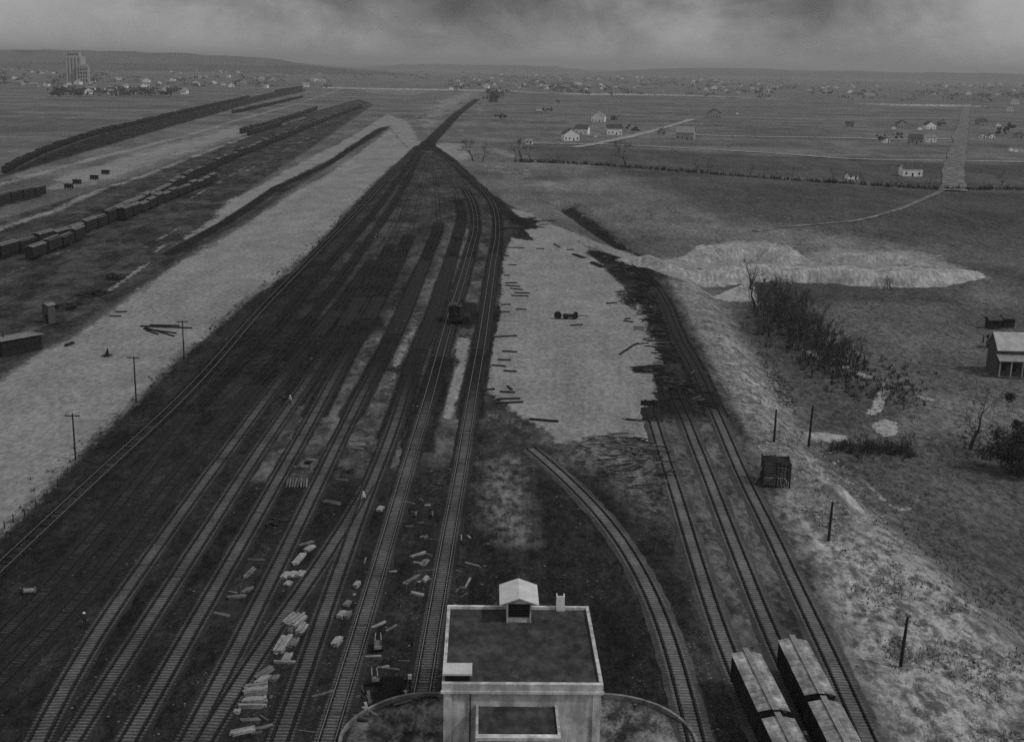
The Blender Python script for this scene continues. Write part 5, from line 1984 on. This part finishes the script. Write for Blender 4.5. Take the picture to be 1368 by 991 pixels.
# the thicket along the creek
G7 = 'bare trees of the thicket along the creek'
rnd = random.Random(11)
for k in range(66):
    f = rnd.random()
    x = 1022+f*105+rnd.gauss(0, 14)
    y = 412+f*78+rnd.gauss(0, 13)
    put_tree(atT(x, y), rnd.uniform(6.5, 13.0)*(1-.35*f), 'bare scrubby tree in the dark thicket along the creek', G7, None, 1.15)
G8 = 'bare bushes along the lower creek'
for k in range(52):
    f = rnd.random()
    x = 1085+f*130+rnd.gauss(0, 10)
    y = 488+f*40+rnd.gauss(0, 12)
    if abs(x-1150) < 40 and y > 495 and y < 515:
        continue
    put_tree(atT(x, y), rnd.uniform(1.8, 3.6), 'bare bush in the scrub above the lower creek', G8, 3, 1.3, 'bush', 'bare_bush')
G9 = 'bushes beside the pale pool'
for k in range(26):
    x = 1112+rnd.random()*105
    y = 600+rnd.gauss(0, 5)+(x-1112)*.06
    put_tree(atT(x, y), rnd.uniform(1.5, 3.4), 'dark bare bush in the row below the pale pool', G9, None, 1.3, 'bush', 'bare_bush')
put_tree(atT(1150, 600), 5.5, 'small leaning bare tree above the row of bushes by the pool', None, 2, .8)
G10 = 'bushes at the foot of the lone tree'
for k in range(9):
    put_tree(atT(1297+rnd.gauss(0, 16), 607+rnd.gauss(0, 4)), rnd.uniform(1.0, 2.2), 'low bare bush at the foot of the lone forked tree', G10, 3, 1.4, 'bush', 'bare_bush')
for k, (x, y) in enumerate([(1185, 372), (1190, 374), (1180, 375)]):
    put_tree(atT(x, y+14), rnd.uniform(4, 6), 'bare tree standing before the right-hand spoil heap', 'bare trees before the spoil', None, 1.1)
for k, (x, y) in enumerate([(742, 690), (747, 705), (745, 745), (748, 755), (752, 775), (735, 785), (770, 795), (700, 790), (655, 790), (640, 800), (663, 795)]):
    put_tree(at(x, y), rnd.uniform(.9, 1.7), 'low dead bush in the waste ground behind the concrete building', 'dead bushes behind the concrete building', 3, 1.6, 'bush', 'bare_bush')
# field trees and the hedge between the pastures
for x, y, h, lab in [(632, 215, 17, 'bare tree left of two at the head of the right pasture'), (645, 216, 14, 'bare tree right of two at the head of the right pasture'),
                     (688, 216, 10, 'small bare tree at the left end of the hedge'), (698, 217, 18, 'taller bare tree near the left end of the hedge'), (710, 217, 13, 'bare tree third from the left end of the hedge'),
                     (837, 225, 20, 'lone tall bare tree in the hedge below the white house'), (930, 230, 9, 'bare tree in the hedge left of centre'), (945, 231, 10, 'bare tree in the hedge at centre'),
                     (966, 233, 7, 'small bare tree in the hedge at centre right'), (1003, 237, 9, 'bare tree in the hedge right of centre'), (1058, 240, 8, 'bare tree in the hedge left of the small white cottage'),
                     (1112, 242, 9, 'bare tree just left of the small white cottage'), (1155, 245, 8, 'bare tree just right of the small white cottage'), (1198, 248, 9, 'bare tree left of the long farmhouse'),
                     (1241, 252, 8, 'bare tree right of the long farmhouse'), (1338, 248, 10, 'bare tree right of the wide dirt road')]:
    put_tree(at(x, y), h, lab, 'trees of the pasture hedge', None, 1.0)



def evergreen(p, h, rx, label, seed, n=5200):
    rg_ = random.Random(seed)
    t = thing('evergreen_tree', label, 'tree', tuple(p))
    MB().tube([(0, 0, -.2), (0, 0, h*.5), (.1, 0, h*.9)], [h*.04, h*.028, .03], 6).build('trunk', m_bark, t)
    for k in range(7):
        a2 = k*2.4
        MB().tube([(0, 0, h*(.2+.09*k)), (math.cos(a2)*rx*.6, math.sin(a2)*rx*.6, h*(.3+.09*k))], [.09, .03], 4).build('limb', m_bark, t)
    b = MB()
    lob = [(rg_.gauss(0, rx*.55), rg_.gauss(0, rx*.55), h*rg_.uniform(.12, .9)**1.2, rx*rg_.uniform(.16, .5)) for _ in range(22)]
    for k in range(n):
        lx, ly, lz, lr = rg_.choice(lob)
        v = Vector((rg_.gauss(0, 1), rg_.gauss(0, 1), rg_.gauss(0, 1))).normalized()*lr*rg_.uniform(.5, 1.1)
        c_ = Vector((lx, ly, lz))+v
        u = Vector((rg_.gauss(0, 1), rg_.gauss(0, 1), rg_.gauss(0, 1))).normalized()*rg_.uniform(.12, .3)
        w2 = u.cross(v).normalized()*rg_.uniform(.06, .16)
        b.add([c_-u, c_+w2, c_+u, c_-w2], [(0, 1, 2, 3)])
    b.build('crown', m_ever, t)
    return t


evergreen(atT(1350, 632), 7.5, 5.0, 'large dark evergreen bush below the farmhouse at the right edge', 4)
evergreen(atT(1374, 610), 9.5, 4.6, 'dark evergreen tree cut by the right edge below the farmhouse', 9)

for x, y, s_, lab in ((655, 136, 2.5, 'broad dark tree on the far plain, left of a pair'), (664, 137, 2.8, 'broad dark tree on the far plain, right of a pair')):
    t = evergreen(at(x, y), 8.0, 4.2, lab, int(x), 2600)
    t.scale = (s_, s_, s_)


def scrub(name, label, cat, spots, m, seed, blades=9, kind='stuff'):
    """ground cover: short ragged stems and tufts, one object"""
    rg = random.Random(seed)
    b = MB()
    for (x, y, z, s_) in spots:
        for k in range(blades):
            a_ = rg.uniform(0, 6.28)
            rr = s_*rg.uniform(.2, .9)
            h = s_*rg.uniform(.5, 1.2)
            w_ = s_*rg.uniform(.07, .2)
            bx, by = x+math.cos(a_)*rr*.6, y+math.sin(a_)*rr*.6
            tx, ty = x+math.cos(a_)*rr*1.2, y+math.sin(a_)*rr*1.2
            c_, s2 = math.cos(a_+1.57)*w_, math.sin(a_+1.57)*w_
            b.add([(bx-c_, by-s2, z-.05), (bx+c_, by+s2, z-.05), (tx+c_*.6, ty+s2*.6, z+h*.7), (tx, ty, z+h)], [(0, 1, 2), (0, 2, 3)])
    o = b.build(name, m)
    if kind:
        o['kind'] = kind
    o['label'] = label
    return o


rg = random.Random(3)
sp = []
hl = W([(690, 216), (760, 219), (850, 225), (940, 232), (1000, 237), (1120, 245), (1250, 253), (1368, 254), (1480, 256)])
hx, hy = resample([Vector(q) for q in hl], 1.6)
for x, y in zip(hx, hy):
    for k in range(2):
        sp.append((x+rg.gauss(0, 1.2), y+rg.gauss(0, 1.5), 0, rg.uniform(.9, 2.6)))
o = scrub('hedge', 'long dark ragged hedge dividing the right pastures', 'hedge', sp, m_ever, 5, 8, None)
o['category'] = 'hedge'
sp = []
for k in range(520):
    f = rg.random()
    q = atT(1022+f*110+rg.gauss(0, 14), 412+f*80+rg.gauss(0, 15))
    sp.append((q.x, q.y, q.z, rg.uniform(.4, 1.5)))
for k in range(260):
    f = rg.random()
    q = atT(1090+f*140+rg.gauss(0, 12), 486+f*42+rg.gauss(0, 13))
    sp.append((q.x, q.y, q.z, rg.uniform(.3, 1.0)))
for k in range(170):
    f = rg.random()
    q = atT(1110+f*110+rg.gauss(0, 6), 598+f*7+rg.gauss(0, 5))
    sp.append((q.x, q.y, q.z, rg.uniform(.3, 1.1)))
scrub('undergrowth', 'dark brambles under the bare trees along the creek', 'brambles', sp, m_twig, 15, 9)
# weeds along the edge of the pale strip
sp = []
wl = W([(-20, 735), (40, 690), (103, 622), (150, 572), (190, 538), (240, 492), (290, 447), (330, 405), (380, 366), (428, 327), (470, 280), (510, 240)])
wx, wy = resample([Vector(q) for q in wl], .45)
for x, y in zip(wx, wy):
    n_ = .5+float(vnoise(x*.09, y*.09, 4))
    if rg.random() < n_*1.2:
        sp.append((x-abs(rg.gauss(0, 2.0))+rg.gauss(.6, .6), y+rg.gauss(0, 1.2), 0, rg.uniform(.18, .6)))
scrub('weeds', 'dark weeds along the edge of the pale strip', 'weeds', sp, m_ever, 6, 7)
# tussocks over the near right corner, the bank and the low field
sp = []
for k in range(20000):
    x, y = rg.uniform(1000, 1420), rg.uniform(380, 1050)
    q = at(x, y)
    dd, s_ = sdist(q.x, q.y, CREST)
    right = s_ < 0
    dn = (sfbm(q.x, q.y, 9.0, 3, 77))
    if not right and (x < 1060+(y-640)*.52 or dd > 40):
        continue
    if rg.random() < .35+dn*1.3:
        q = atT(x, y)
        sp.append((q.x, q.y, q.z, rg.uniform(.12, .42)*(1.0 if right else .8)))
scrub('grass_tussocks', 'dry grass tussocks over the bank and the low field', 'grass', sp, mat('dry_grass', 0.03, 0.13, .4, .95), 8, 5)
sp = []
for k in range(5200):
    x, y = rg.uniform(470, 930), rg.uniform(610, 1040)
    q = at(x, y)
    ln = min(float(np.min(np.hypot(LINE[nm][:, 0]-q.x, LINE[nm][:, 1]-q.y))) for nm in 'jklo')
    if ln < 1.6 or (abs(q.x-cen.x) < Wm+.3 and q.y < cen.y+Dm+.3):
        continue
    if rg.random() < .25+(sfbm(q.x, q.y, 7.0, 3, 31))*1.5:
        sp.append((q.x, q.y, 0, rg.uniform(.08, .26)))
scrub('yard_weeds', 'low dead weeds between the tracks and round the concrete building', 'weeds', sp, mat('dead_weeds', 0.015, 0.07, .5, .95), 9, 5)

# loose stones and clods on the bank
b = MB()
ico = [(0, 0, 1), (.9, 0, .3), (.28, .85, .3), (-.72, .53, .3), (-.72, -.53, .3), (.28, -.85, .3), (0, 0, -.4)]
icf = [(0, 1, 2), (0, 2, 3), (0, 3, 4), (0, 4, 5), (0, 5, 1), (6, 2, 1), (6, 3, 2), (6, 4, 3), (6, 5, 4), (6, 1, 5)]


def stones(region, n, smin, smax, poly=None):
    k = 0
    tries = 0
    while k < n and tries < n*12:
        tries += 1
        x, y = rg.uniform(region[0], region[2]), rg.uniform(region[1], region[3])
        if poly is not None and float(poly_sd(np.array([x]), np.array([y]), poly)[0]) > 0:
            continue
        q = atT(x, y)
        if (sfbm(q.x, q.y, 5.0, 3, 13)) < -.12:
            continue
        s_ = smin+(smax-smin)*rg.random()**3
        a_ = rg.uniform(0, 6.28)
        ca, sa = math.cos(a_)*s_, math.sin(a_)*s_
        fl = rg.uniform(.5, .9)
        b.add([(q.x+v[0]*ca-v[1]*sa, q.y+v[0]*sa+v[1]*ca, q.z+v[2]*s_*fl*rg.uniform(.8, 1.2)) for v in ico], icf)
        k += 1


stones((870, 370, 1190, 720), 1500, .10, .42, [(900, 385), (960, 392), (1005, 455), (1065, 545), (1120, 610), (1185, 700), (1110, 720), (1050, 660), (985, 560), (935, 460)])
stones((1040, 680, 1380, 1020), 900, .06, .30, [(1060, 660), (1180, 705), (1300, 820), (1420, 930), (1420, 1030), (1260, 1030), (1120, 760)])
o = b.build('loose_stones', mat('pale_clods', 0.18, 0.34, 1.0, .95))
o['kind'] = 'stuff'
o['label'] = 'pale loose stones and clods on the bank and the near right corner'
b = MB()
stones((990, 430, 1070, 560), 260, .25, .8, [(985, 425), (1000, 430), (1060, 520), (1065, 556), (1045, 540), (1010, 470)])
stones((640, 600, 900, 800), 340, .07, .3)
o = b.build('rubble_lumps', mat('dark_clods', 0.02, 0.13, 2.0, .95))
o['kind'] = 'stuff'
o['label'] = 'dark and pale lumps of rubble at the foot of the bank and in the yard'

b = MB()
stones((0, 640, 600, 1010), 900, .04, .20)
stones((380, 260, 680, 640), 420, .08, .32)
stones((840, 540, 1160, 1010), 420, .05, .22)
o = b.build('yard_litter', mat('chips_and_ash_lumps', 0.02, 0.20, 1.3, .95))
o['kind'] = 'stuff'
o['label'] = 'scattered chips and ash lumps over the yard'
# ------------------------------------------------------------------ houses
m_hw = mat('white_clapboard', 0.60, 0.76, 0.6, 0.8)
m_hg = mat('grey_clapboard', 0.2, 0.3, 0.6, 0.85)
m_hd = mat('dark_shingles', 0.04, 0.07, 0.7, 0.9)
m_hl = mat('pale_shingles', 0.16, 0.24, 0.7, 0.9)


def house(px, py, wpx, label, wall='w', roof='d', rz=0.0, dep=.8, hgt=.36, front='gable', group=None, pitch=.42, name='house', detail=True):
    p = atT(px, py)
    k = ppm(p)
    wd = max(3.0, wpx/k)
    dp = wd*dep
    h = max(2.4, min(6.0, wd*hgt))
    t = thing(name, label, 'house', (p.x, p.y+dp/2, p.z), rz, group)
    mw = m_hw if wall == 'w' else (m_hg if wall == 'g' else m_log)
    mr = m_hd if roof == 'd' else m_hl
    if front == 'gable':
        hx_, hy_ = wd/2, dp/2
        b = MB()
        b.span(-hx_, hx_, -hy_, hy_, -.3, h)
        b.gable(-hx_, hx_, -hy_+.01, hy_-.01, h, h+hx_*pitch*2*.9)
        b.build('wall', mw, t)
        r_ = MB().roofslab(-hx_-.35, hx_+.35, -hy_-.4, hy_+.4, h+.02, h+hx_*pitch*2*.9+.25, .14).build('roof', mr, t)
        zr_ = h+hx_*pitch*1.8
    else:
        hx_, hy_ = wd/2, dp/2
        b = MB()
        b.span(-hx_, hx_, -hy_, hy_, -.3, h)
        w_ = b.build('wall', mw, t)
        r_ = MB().roofslab(-hy_-.4, hy_+.4, -hx_-.35, hx_+.35, h+.02, h+hy_*pitch*2+.1, .14).build('roof', mr, t)
        r_.rotation_euler = (0, 0, math.pi/2)
        gb = MB()
        gb.gable(-hy_, hy_, -hx_+.01, hx_-.01, h-.01, h+hy_*pitch*2-.12)
        g_ = gb.build('gable_wall', mw, t)
        g_.rotation_euler = (0, 0, math.pi/2)
        zr_ = h+hy_*pitch*2
    if detail:
        n = max(2, int(wd/3.2))
        for q in range(n):
            xx = -wd/2+(q+.5)*wd/n
            if q == n//2:
                MB().span(xx-.5, xx+.5, -dp/2-.06, -dp/2+.04, 0, 2.1).build('door', m_dark, t)
            else:
                MB().span(xx-.5, xx+.5, -dp/2-.06, -dp/2+.04, 1.0, min(h-.3, 2.5)).build('window', m_dark, t)
        MB().box((wd*.22, dp*.1, zr_-.1), (.7, .7, 1.9)).build('chimney', mat('brick_chimney', .12, .2, 2.0), t)
    return t


HL = [
    (762, 188, 21, 'white gabled house nearest the lane junction, dark roof', 'w', 'd', 'gable'),
    (778, 180, 18, 'white house just behind the nearest lane-junction house', 'w', 'd', 'side'),
    (800, 163, 18, 'white house standing highest in the lane-junction group', 'w', 'l', 'gable'),
    (821, 180, 20, 'white house right in the lane-junction group', 'w', 'd', 'side'),
    (795, 184, 4, 'tiny white outbuilding between the lane-junction houses', 'w', 'l', 'gable'),
    (707, 193, 9, 'small low white shed at the left end of the lane', 'w', 'l', 'side'),
    (884, 180, 12, 'grey cottage where the slanting lane bends', 'g', 'l', 'gable'),
    (917, 187, 24, 'long low grey building beside the upper lane', 'g', 'l', 'side'),
    (720, 152, 8, 'small grey shed alone in the far left pasture', 'g', 'l', 'side'),
    (1139, 240, 14, 'small white cottage below the lower lane', 'w', 'd', 'side'),
    (1219, 236, 26, 'long white farmhouse left of the wide dirt road', 'w', 'd', 'side'),
    (1184, 191, 9, 'white cottage at the left of the row on the upper lane', 'w', 'd', 'gable'),
    (1225, 192, 17, 'grey house in the middle of the row on the upper lane', 'g', 'd', 'side'),
    (1243, 190, 15, 'white house at the right of the row on the upper lane', 'w', 'l', 'side'),
    (1243, 173, 14, 'white house behind the row, next to the wide road', 'w', 'd', 'gable'),
    (1229, 174, 6, 'tiny white shed behind the row on the upper lane', 'w', 'l', 'gable'),
    (1205, 171, 13, 'grey house behind the row, left', 'g', 'd', 'gable'),
    (1194, 173, 6, 'tiny white outbuilding behind the row, left', 'w', 'd', 'gable'),
    (1136, 170, 11, 'grey farmhouse alone left of the rows', 'g', 'd', 'side'),
    (1313, 185, 9, 'white cottage right of the wide road, left of a pair', 'w', 'd', 'gable'),
    (1325, 185, 9, 'white cottage right of the wide road, right of a pair', 'w', 'd', 'gable'),
    (1334, 169, 7, 'tall narrow white house right of the wide road', 'w', 'l', 'gable'),
    (1313, 168, 13, 'grey house behind the pair right of the wide road', 'g', 'd', 'side'),
    (1362, 185, 11, 'grey house at the right edge on the upper lane', 'g', 'd', 'gable'),
    (1351, 202, 5, 'leftmost of three tiny white cabins at the right edge', 'w', 'l', 'gable'),
    (1358, 203, 5, 'middle of three tiny white cabins at the right edge', 'w', 'l', 'gable'),
    (1365, 203, 5, 'rightmost of three tiny white cabins at the right edge', 'w', 'l', 'gable'),
    (1357, 140, 9, 'white house on the far road at the right edge', 'w', 'l', 'side'),
    (1350, 149, 8, 'small pale house below the far road at the right edge', 'w', 'l', 'side'),
    (1220, 135, 10, 'pale house just above the far road', 'g', 'l', 'gable'),
    (1162, 132, 15, 'wide pale house above the far road, right of centre', 'g', 'l', 'side'),
    (955, 158, 17, 'grey farmhouse in the middle of the far pasture', 'g', 'd', 'gable'),
    (985, 153, 3, 'tiny white privy beside the far pasture farmhouse', 'w', 'l', 'gable'),
]
for x, y, wv, lab, wl_, rf, fr in HL:
    house(x, y, wv, lab, wl_, rf, random.uniform(-.25, .25), random.uniform(.65, .95), .4, fr, None, .36, 'house', wv >= 8)
# dwellings of the far town, a few pixels each
rnd = random.Random(23)
n_t = 0
for gname, lab, x0, x1, y0, y1, n in [
    ('houses of the far town, left', 'tiny pale house in the hazy far town at left', 15, 440, 94, 118, 80),
    ('houses of the far town, centre', 'tiny pale house in the hazy far town at centre', 600, 900, 99, 121, 76),
    ('houses of the far town, right', 'tiny pale house in the hazy far town at right', 900, 1368, 107, 128, 74),
    ('houses beside the left fields', 'tiny pale house in the row beyond the left fields', 95, 250, 122, 127, 12)]:
    for k in range(n):
        x = rnd.uniform(x0, x1)
        hor = YH+(x-IW/2)*math.tan(ROLL)
        y = rnd.uniform(y0, y1)
        y = max(y, hor+14)
        wv = rnd.uniform(4, 9)*(y-hor)/34
        house(x, y, max(3.2, wv), lab, rnd.choice('wwg'), rnd.choice('lld'), rnd.uniform(-.4, .4), rnd.uniform(.6, 1.0), .42, rnd.choice(['gable', 'side']), gname, .36, 'town_house', False)
        n_t += 1
# far trees of the town: dark clumps that read as one mass
b = MB()
rg = random.Random(41)


def clump(p, h, w_):
    for k in range(10):
        s_ = h*rg.uniform(.18, .34)
        c_ = (p.x+rg.gauss(0, w_*.4), p.y+rg.gauss(0, w_*.4), p.z+h*rg.uniform(.3, .9))
        a_ = rg.uniform(0, 6.28)
        b.add([(c_[0]+(v[0]*math.cos(a_)-v[1]*math.sin(a_))*s_*rg.uniform(.7, 1.3), c_[1]+(v[0]*math.sin(a_)+v[1]*math.cos(a_))*s_*rg.uniform(.7, 1.3), c_[2]+v[2]*s_*rg.uniform(.7, 1.3)) for v in ico], icf)


for k in range(2000):
    x = rg.uniform(-150, 1500)
    hor = YH+(x-IW/2)*math.tan(ROLL)
    y = hor+rg.choice([rg.uniform(9, 20), rg.uniform(14, 34), rg.uniform(10, 40)])
    if 440 < x < 600 and y > hor+22:
        continue
    if (sfbm(x*.02, y*.15, 1.0, 3, 5)) < -.1:
        continue
    clump(at(x, y), rg.uniform(4, 10), rg.uniform(6, 22))
for k in range(60):
    clump(at(rg.uniform(75, 240), rg.uniform(123, 131)), rg.uniform(6, 11), 12)
for x, y in [(672, 160), (668, 161), (727, 151), (735, 150), (745, 139), (846, 178), (820, 163), (1255, 170), (1258, 168), (1200, 188), (1178, 190), (1335, 182), (1350, 176), (1345, 178), (1100, 128), (1110, 128), (1085, 127)]:
    clump(at(x, y), rg.uniform(5, 8), 6)
o = b.build('distant_wood', m_ever)
o['kind'] = 'stuff'
o['label'] = 'dark distant trees scattered through the far town'

# grain elevator in the haze at far left
m_elev = mat('hazy_concrete', 0.27, 0.34, 0.02, 0.9)
p = at(107, 113)
t = thing('grain_elevator', 'tall pale grain elevator standing in the haze at far left', 'tower', (p.x, p.y, 0))
kx = ppm(p)
u = 1/kx
MB().span(-19*u, 4*u, 0, 16*u, -1, 36*u).build('bin_block', m_elev, t)
for k in range(5):
    xx = -19*u+(k+.5)*23*u/5
    MB().tube([(xx, 0, -1), (xx, 0, 35*u)], 2.3*u, 12).build('silo', m_elev, t)
hd_ = MB().span(-16*u, 0, 3*u, 13*u, 36*u, 42*u).build('headhouse', m_elev, t)
for k in range(5):
    MB().span(-15*u+k*3*u, -13.6*u+k*3*u, 2.8*u, 3.1*u, 37.5*u, 40*u).build('window', m_dark, hd_)
MB().span(-2*u, 14*u, -6*u, 0, -1, 24*u).build('work_house', m_elev, t)
for r_ in range(4):
    for k in range(4):
        MB().span(.2*u+k*3.4*u, 1.7*u+k*3.4*u, -6.2*u, -5.9*u, 4*u+r_*4.8*u, 6.6*u+r_*4.8*u).build('window', m_dark, t)
MB().span(-.8*u, 12.8*u, -5*u, -1*u, 24*u, 26*u).build('roof_house', m_elev, t)

# the farmhouse with a pale roof at the right edge
p = atT(1364, 506)
t = thing('farmhouse', 'farmhouse with broad pale roof and porch at the right edge', 'house', (p.x, p.y, p.z), -.03)
t.scale = (1.05, 1.05, 1.3)
hw = 4.9
MB().span(-hw+.4, hw-.4, 1.8, 8.0, -.3, 4.4).build('wall', m_logg, t)
r_ = MB()
r_.roofslab(1.2, 8.6, -hw, hw, 4.5, 7.0, .15)
ro = r_.build('roof', mat('bleached_shingles', .26, .38, .7, .9), t)
ro.rotation_euler = (0, 0, math.pi/2)
ro.location = (0, 0, 0)
ro.scale = (1, -1, 1)
gb = MB()
gb.gable(1.8, 8.0, -hw+.4, hw-.4, 4.4, 6.6)
g_ = gb.build('gable_wall', m_logg, t)
g_.rotation_euler = (0, 0, math.pi/2)
pr = MB()
pr.add([(-hw, -.5, 2.9), (hw, -.5, 2.9), (hw, 1.8, 3.7), (-hw, 1.8, 3.7), (-hw, -.5, 3.02), (hw, -.5, 3.02), (hw, 1.8, 3.82), (-hw, 1.8, 3.82)], [(3, 2, 1, 0), (4, 5, 6, 7), (0, 1, 5, 4), (1, 2, 6, 5), (2, 3, 7, 6), (3, 0, 4, 7)])
pr.build('porch_roof', m_hl, t)
for k in range(5):
    xx = -hw+.3+k*(2*hw-.6)/4
    MB().span(xx-.12, xx+.12, -.35, -.11, -.2, 2.95).build('porch_post', m_hg, t)
MB().span(-hw+.1, hw-.1, -.4, 1.8, -.3, .35).build('porch_floor', m_logg, t)
for xx in (-3, -1, 1.2, 3.2):
    MB().span(xx-.4, xx+.4, 1.72, 1.84, 1.0, 2.4).build('window', m_dark, t)
for x, y, w_, lab in ((1328, 440, 9, 'small dark shed behind the farmhouse, left'), (1347, 438, 14, 'dark barn behind the farmhouse'), (1331, 466, 13, 'dark lean-to beside the farmhouse')):
    house(x, y, w_, lab, 'k', 'd', .1, .8, .6, 'side', None, .3, 'shed', False)['category'] = 'shed'
for k, (x, y) in enumerate([(1313, 458), (1319, 457)]):
    p = atT(x, y)
    b = MB()
    b.tube([(0, 0, -.2), (.05, 0, 1.8)], [.22, .12], 6)
    tag(b.build('gate_post', m_pole, None, tuple(p)), ['left dark gate post by the farmhouse', 'right dark gate post by the farmhouse'][k], 'post')

# ------------------------------------------------------------------ people
def person_mesh(pose):
    bm = bmesh.new()
    J = {'pel': (0, 0, .95), 'spi': (0, .0, 1.18), 'che': (0, .02, 1.38), 'nec': (0, .01, 1.52), 'hea': (0, -.02, 1.63), 'top': (0, -.02, 1.74),
         'hl': (-.1, 0, .9), 'kl': (-.12, -.04, .5), 'al': (-.12, .03, .09), 'tl': (-.13, -.14, .04),
         'hr': (.1, 0, .9), 'kr': (.12, -.06, .5), 'ar': (.13, .0, .09), 'tr': (.14, -.17, .04),
         'sl': (-.19, .02, 1.42), 'el': (-.26, .02, 1.13), 'wl': (-.25, -.1, .88), 'fl': (-.25, -.14, .79),
         'sr': (.19, .02, 1.42), 'er': (.27, .0, 1.13), 'wr': (.24, -.16, .93), 'fr': (.23, -.22, .86)}
    if pose == 'bend':
        for k_ in ('spi', 'che', 'nec', 'hea', 'top', 'sl', 'sr', 'el', 'er', 'wl', 'wr', 'fl', 'fr'):
            x, y, z = J[k_]
            dz = z-.95
            J[k_] = (x, y-dz*.62, .95+dz*.72)
        for s_ in 'lr':
            x, y, z = J['w'+s_]
            J['e'+s_] = (J['e'+s_][0], J['e'+s_][1]-.12, .98)
            J['w'+s_] = (x*.7, y-.25, .75)
            J['f'+s_] = (x*.6, y-.3, .66)
    Rr = {'pel': .15, 'spi': .14, 'che': .16, 'nec': .065, 'hea': .095, 'top': .075, 'hl': .1, 'kl': .068, 'al': .048, 'tl': .045, 'hr': .1, 'kr': .068, 'ar': .048, 'tr': .045,
          'sl': .075, 'el': .05, 'wl': .036, 'fl': .04, 'sr': .075, 'er': .05, 'wr': .036, 'fr': .04}
    E = [('pel', 'spi'), ('spi', 'che'), ('che', 'nec'), ('nec', 'hea'), ('hea', 'top'), ('pel', 'hl'), ('hl', 'kl'), ('kl', 'al'), ('al', 'tl'), ('pel', 'hr'), ('hr', 'kr'), ('kr', 'ar'), ('ar', 'tr'),
         ('che', 'sl'), ('sl', 'el'), ('el', 'wl'), ('wl', 'fl'), ('che', 'sr'), ('sr', 'er'), ('er', 'wr'), ('wr', 'fr')]
    names = list(J)
    me = bpy.data.meshes.new('figure')
    me.from_pydata([J[k_] for k_ in names], [(names.index(a_), names.index(b_)) for a_, b_ in E], [])
    o = bpy.data.objects.new('figure', me)
    C.objects.link(o)
    md = o.modifiers.new('skin', 'SKIN')
    for i, k_ in enumerate(names):
        me.skin_vertices[0].data[i].radius = (Rr[k_], Rr[k_])
    me.skin_vertices[0].data[0].use_root = True
    ss = o.modifiers.new('sub', 'SUBSURF')
    ss.levels = 1
    dg = bpy.context.evaluated_depsgraph_get()
    ev = bpy.data.meshes.new_from_object(o.evaluated_get(dg))
    bpy.data.objects.remove(o)
    ev.name = 'person'
    ev.materials.clear()
    for m in (m_coat, m_trou, m_skin):
        ev.materials.append(m)
    hz_ = J['nec'][2]
    for pl in ev.polygons:
        c_ = pl.center
        pl.use_smooth = True
        hand = any((c_-Vector(J['f'+s_])).length < .09 for s_ in 'lr')
        if (c_-Vector(J['hea'])).length < .16 and c_.z > J['nec'][2]+.03 or hand:
            pl.material_index = 2
        elif c_.z < .98 and abs(c_.x) < .22:
            pl.material_index = 1
        else:
            pl.material_index = 0
    return ev, Vector(J['top'])


m_coat = mat('dark_coat', 0.02, 0.035, 4.0)
m_coatl = mat('pale_shirt', 0.4, 0.5, 4.0)
m_trou = mat('dark_trousers', 0.018, 0.03, 4.0)
m_skin = mat('skin', 0.3, 0.34, 4.0, .6)
PM = {'stand': person_mesh('stand'), 'bend': person_mesh('bend')}


def person(px, py, rz, pose, label, hatm, shirt=None):
    p = at(px, py)
    me, top = PM[pose]
    o = obj('person', me, None, (p.x, p.y, 0.03), rz)
    if shirt:
        me2 = me.copy()
        me2.materials[0] = shirt
        o.data = me2
    tag(o, label, 'person', 'workers in the yard')
    h = MB()
    h.tube([top+Vector((0, 0, -.06)), top+Vector((0, 0, -.04))], [.17, .16], 12)
    h.tube([top+Vector((0, 0, -.045)), top+Vector((0, 0, .06))], [.115, .095], 12)
    h.build('hat', hatm, o)
    return o


person(113.5, 838, .4, 'stand', 'person in dark clothes and pale hat at the lower left tracks', m_white)
person(388, 541, -.5, 'stand', 'person in dark clothes and pale shirt by the second pale track', m_white, m_coatl)
person(485.7, 673, .2, 'stand', 'person in pale shirt standing on the turnout', m_white, m_coatl)
person(417, 334, .9, 'bend', 'bending person with pale hat, nearest of three by the pale strip', m_white)
person(426, 327, -.4, 'stand', 'standing person with pale hat, middle of three by the pale strip', m_white)
person(431, 320, 2.0, 'bend', 'bending person with pale hat, farthest of three by the pale strip', m_white)
person(501, 323, .5, 'stand', 'standing person with pale hat, left of three in mid-yard', m_white)
person(504.5, 319, -1.0, 'bend', 'bending person with pale hat, middle of three in mid-yard', m_white)
person(514.5, 322, 1.2, 'stand', 'standing person with pale hat, right of three in mid-yard', m_white)

# ------------------------------------------------------------------ air: even haze round everything
b = MB()
b.span(-26000, 26000, -400, 46500, -14, 190)
hv = bpy.data.materials.new('hazy_air')
hv.use_nodes = True
hv.node_tree.nodes.clear()
gv = NT(hv.node_tree)
pv = gv.n('ShaderNodeVolumePrincipled')
pv.inputs['Color'].default_value = (.62, .62, .62, 1)
pv.inputs['Density'].default_value = 1.0e-4
pv.inputs['Anisotropy'].default_value = 0.1
ov = gv.n('ShaderNodeOutputMaterial')
gv.link(pv.outputs[0], ov.inputs['Volume'])
hzo = b.build('haze', hv)
hzo['kind'] = 'stuff'
hzo['label'] = 'thin smoky haze over the whole plain'
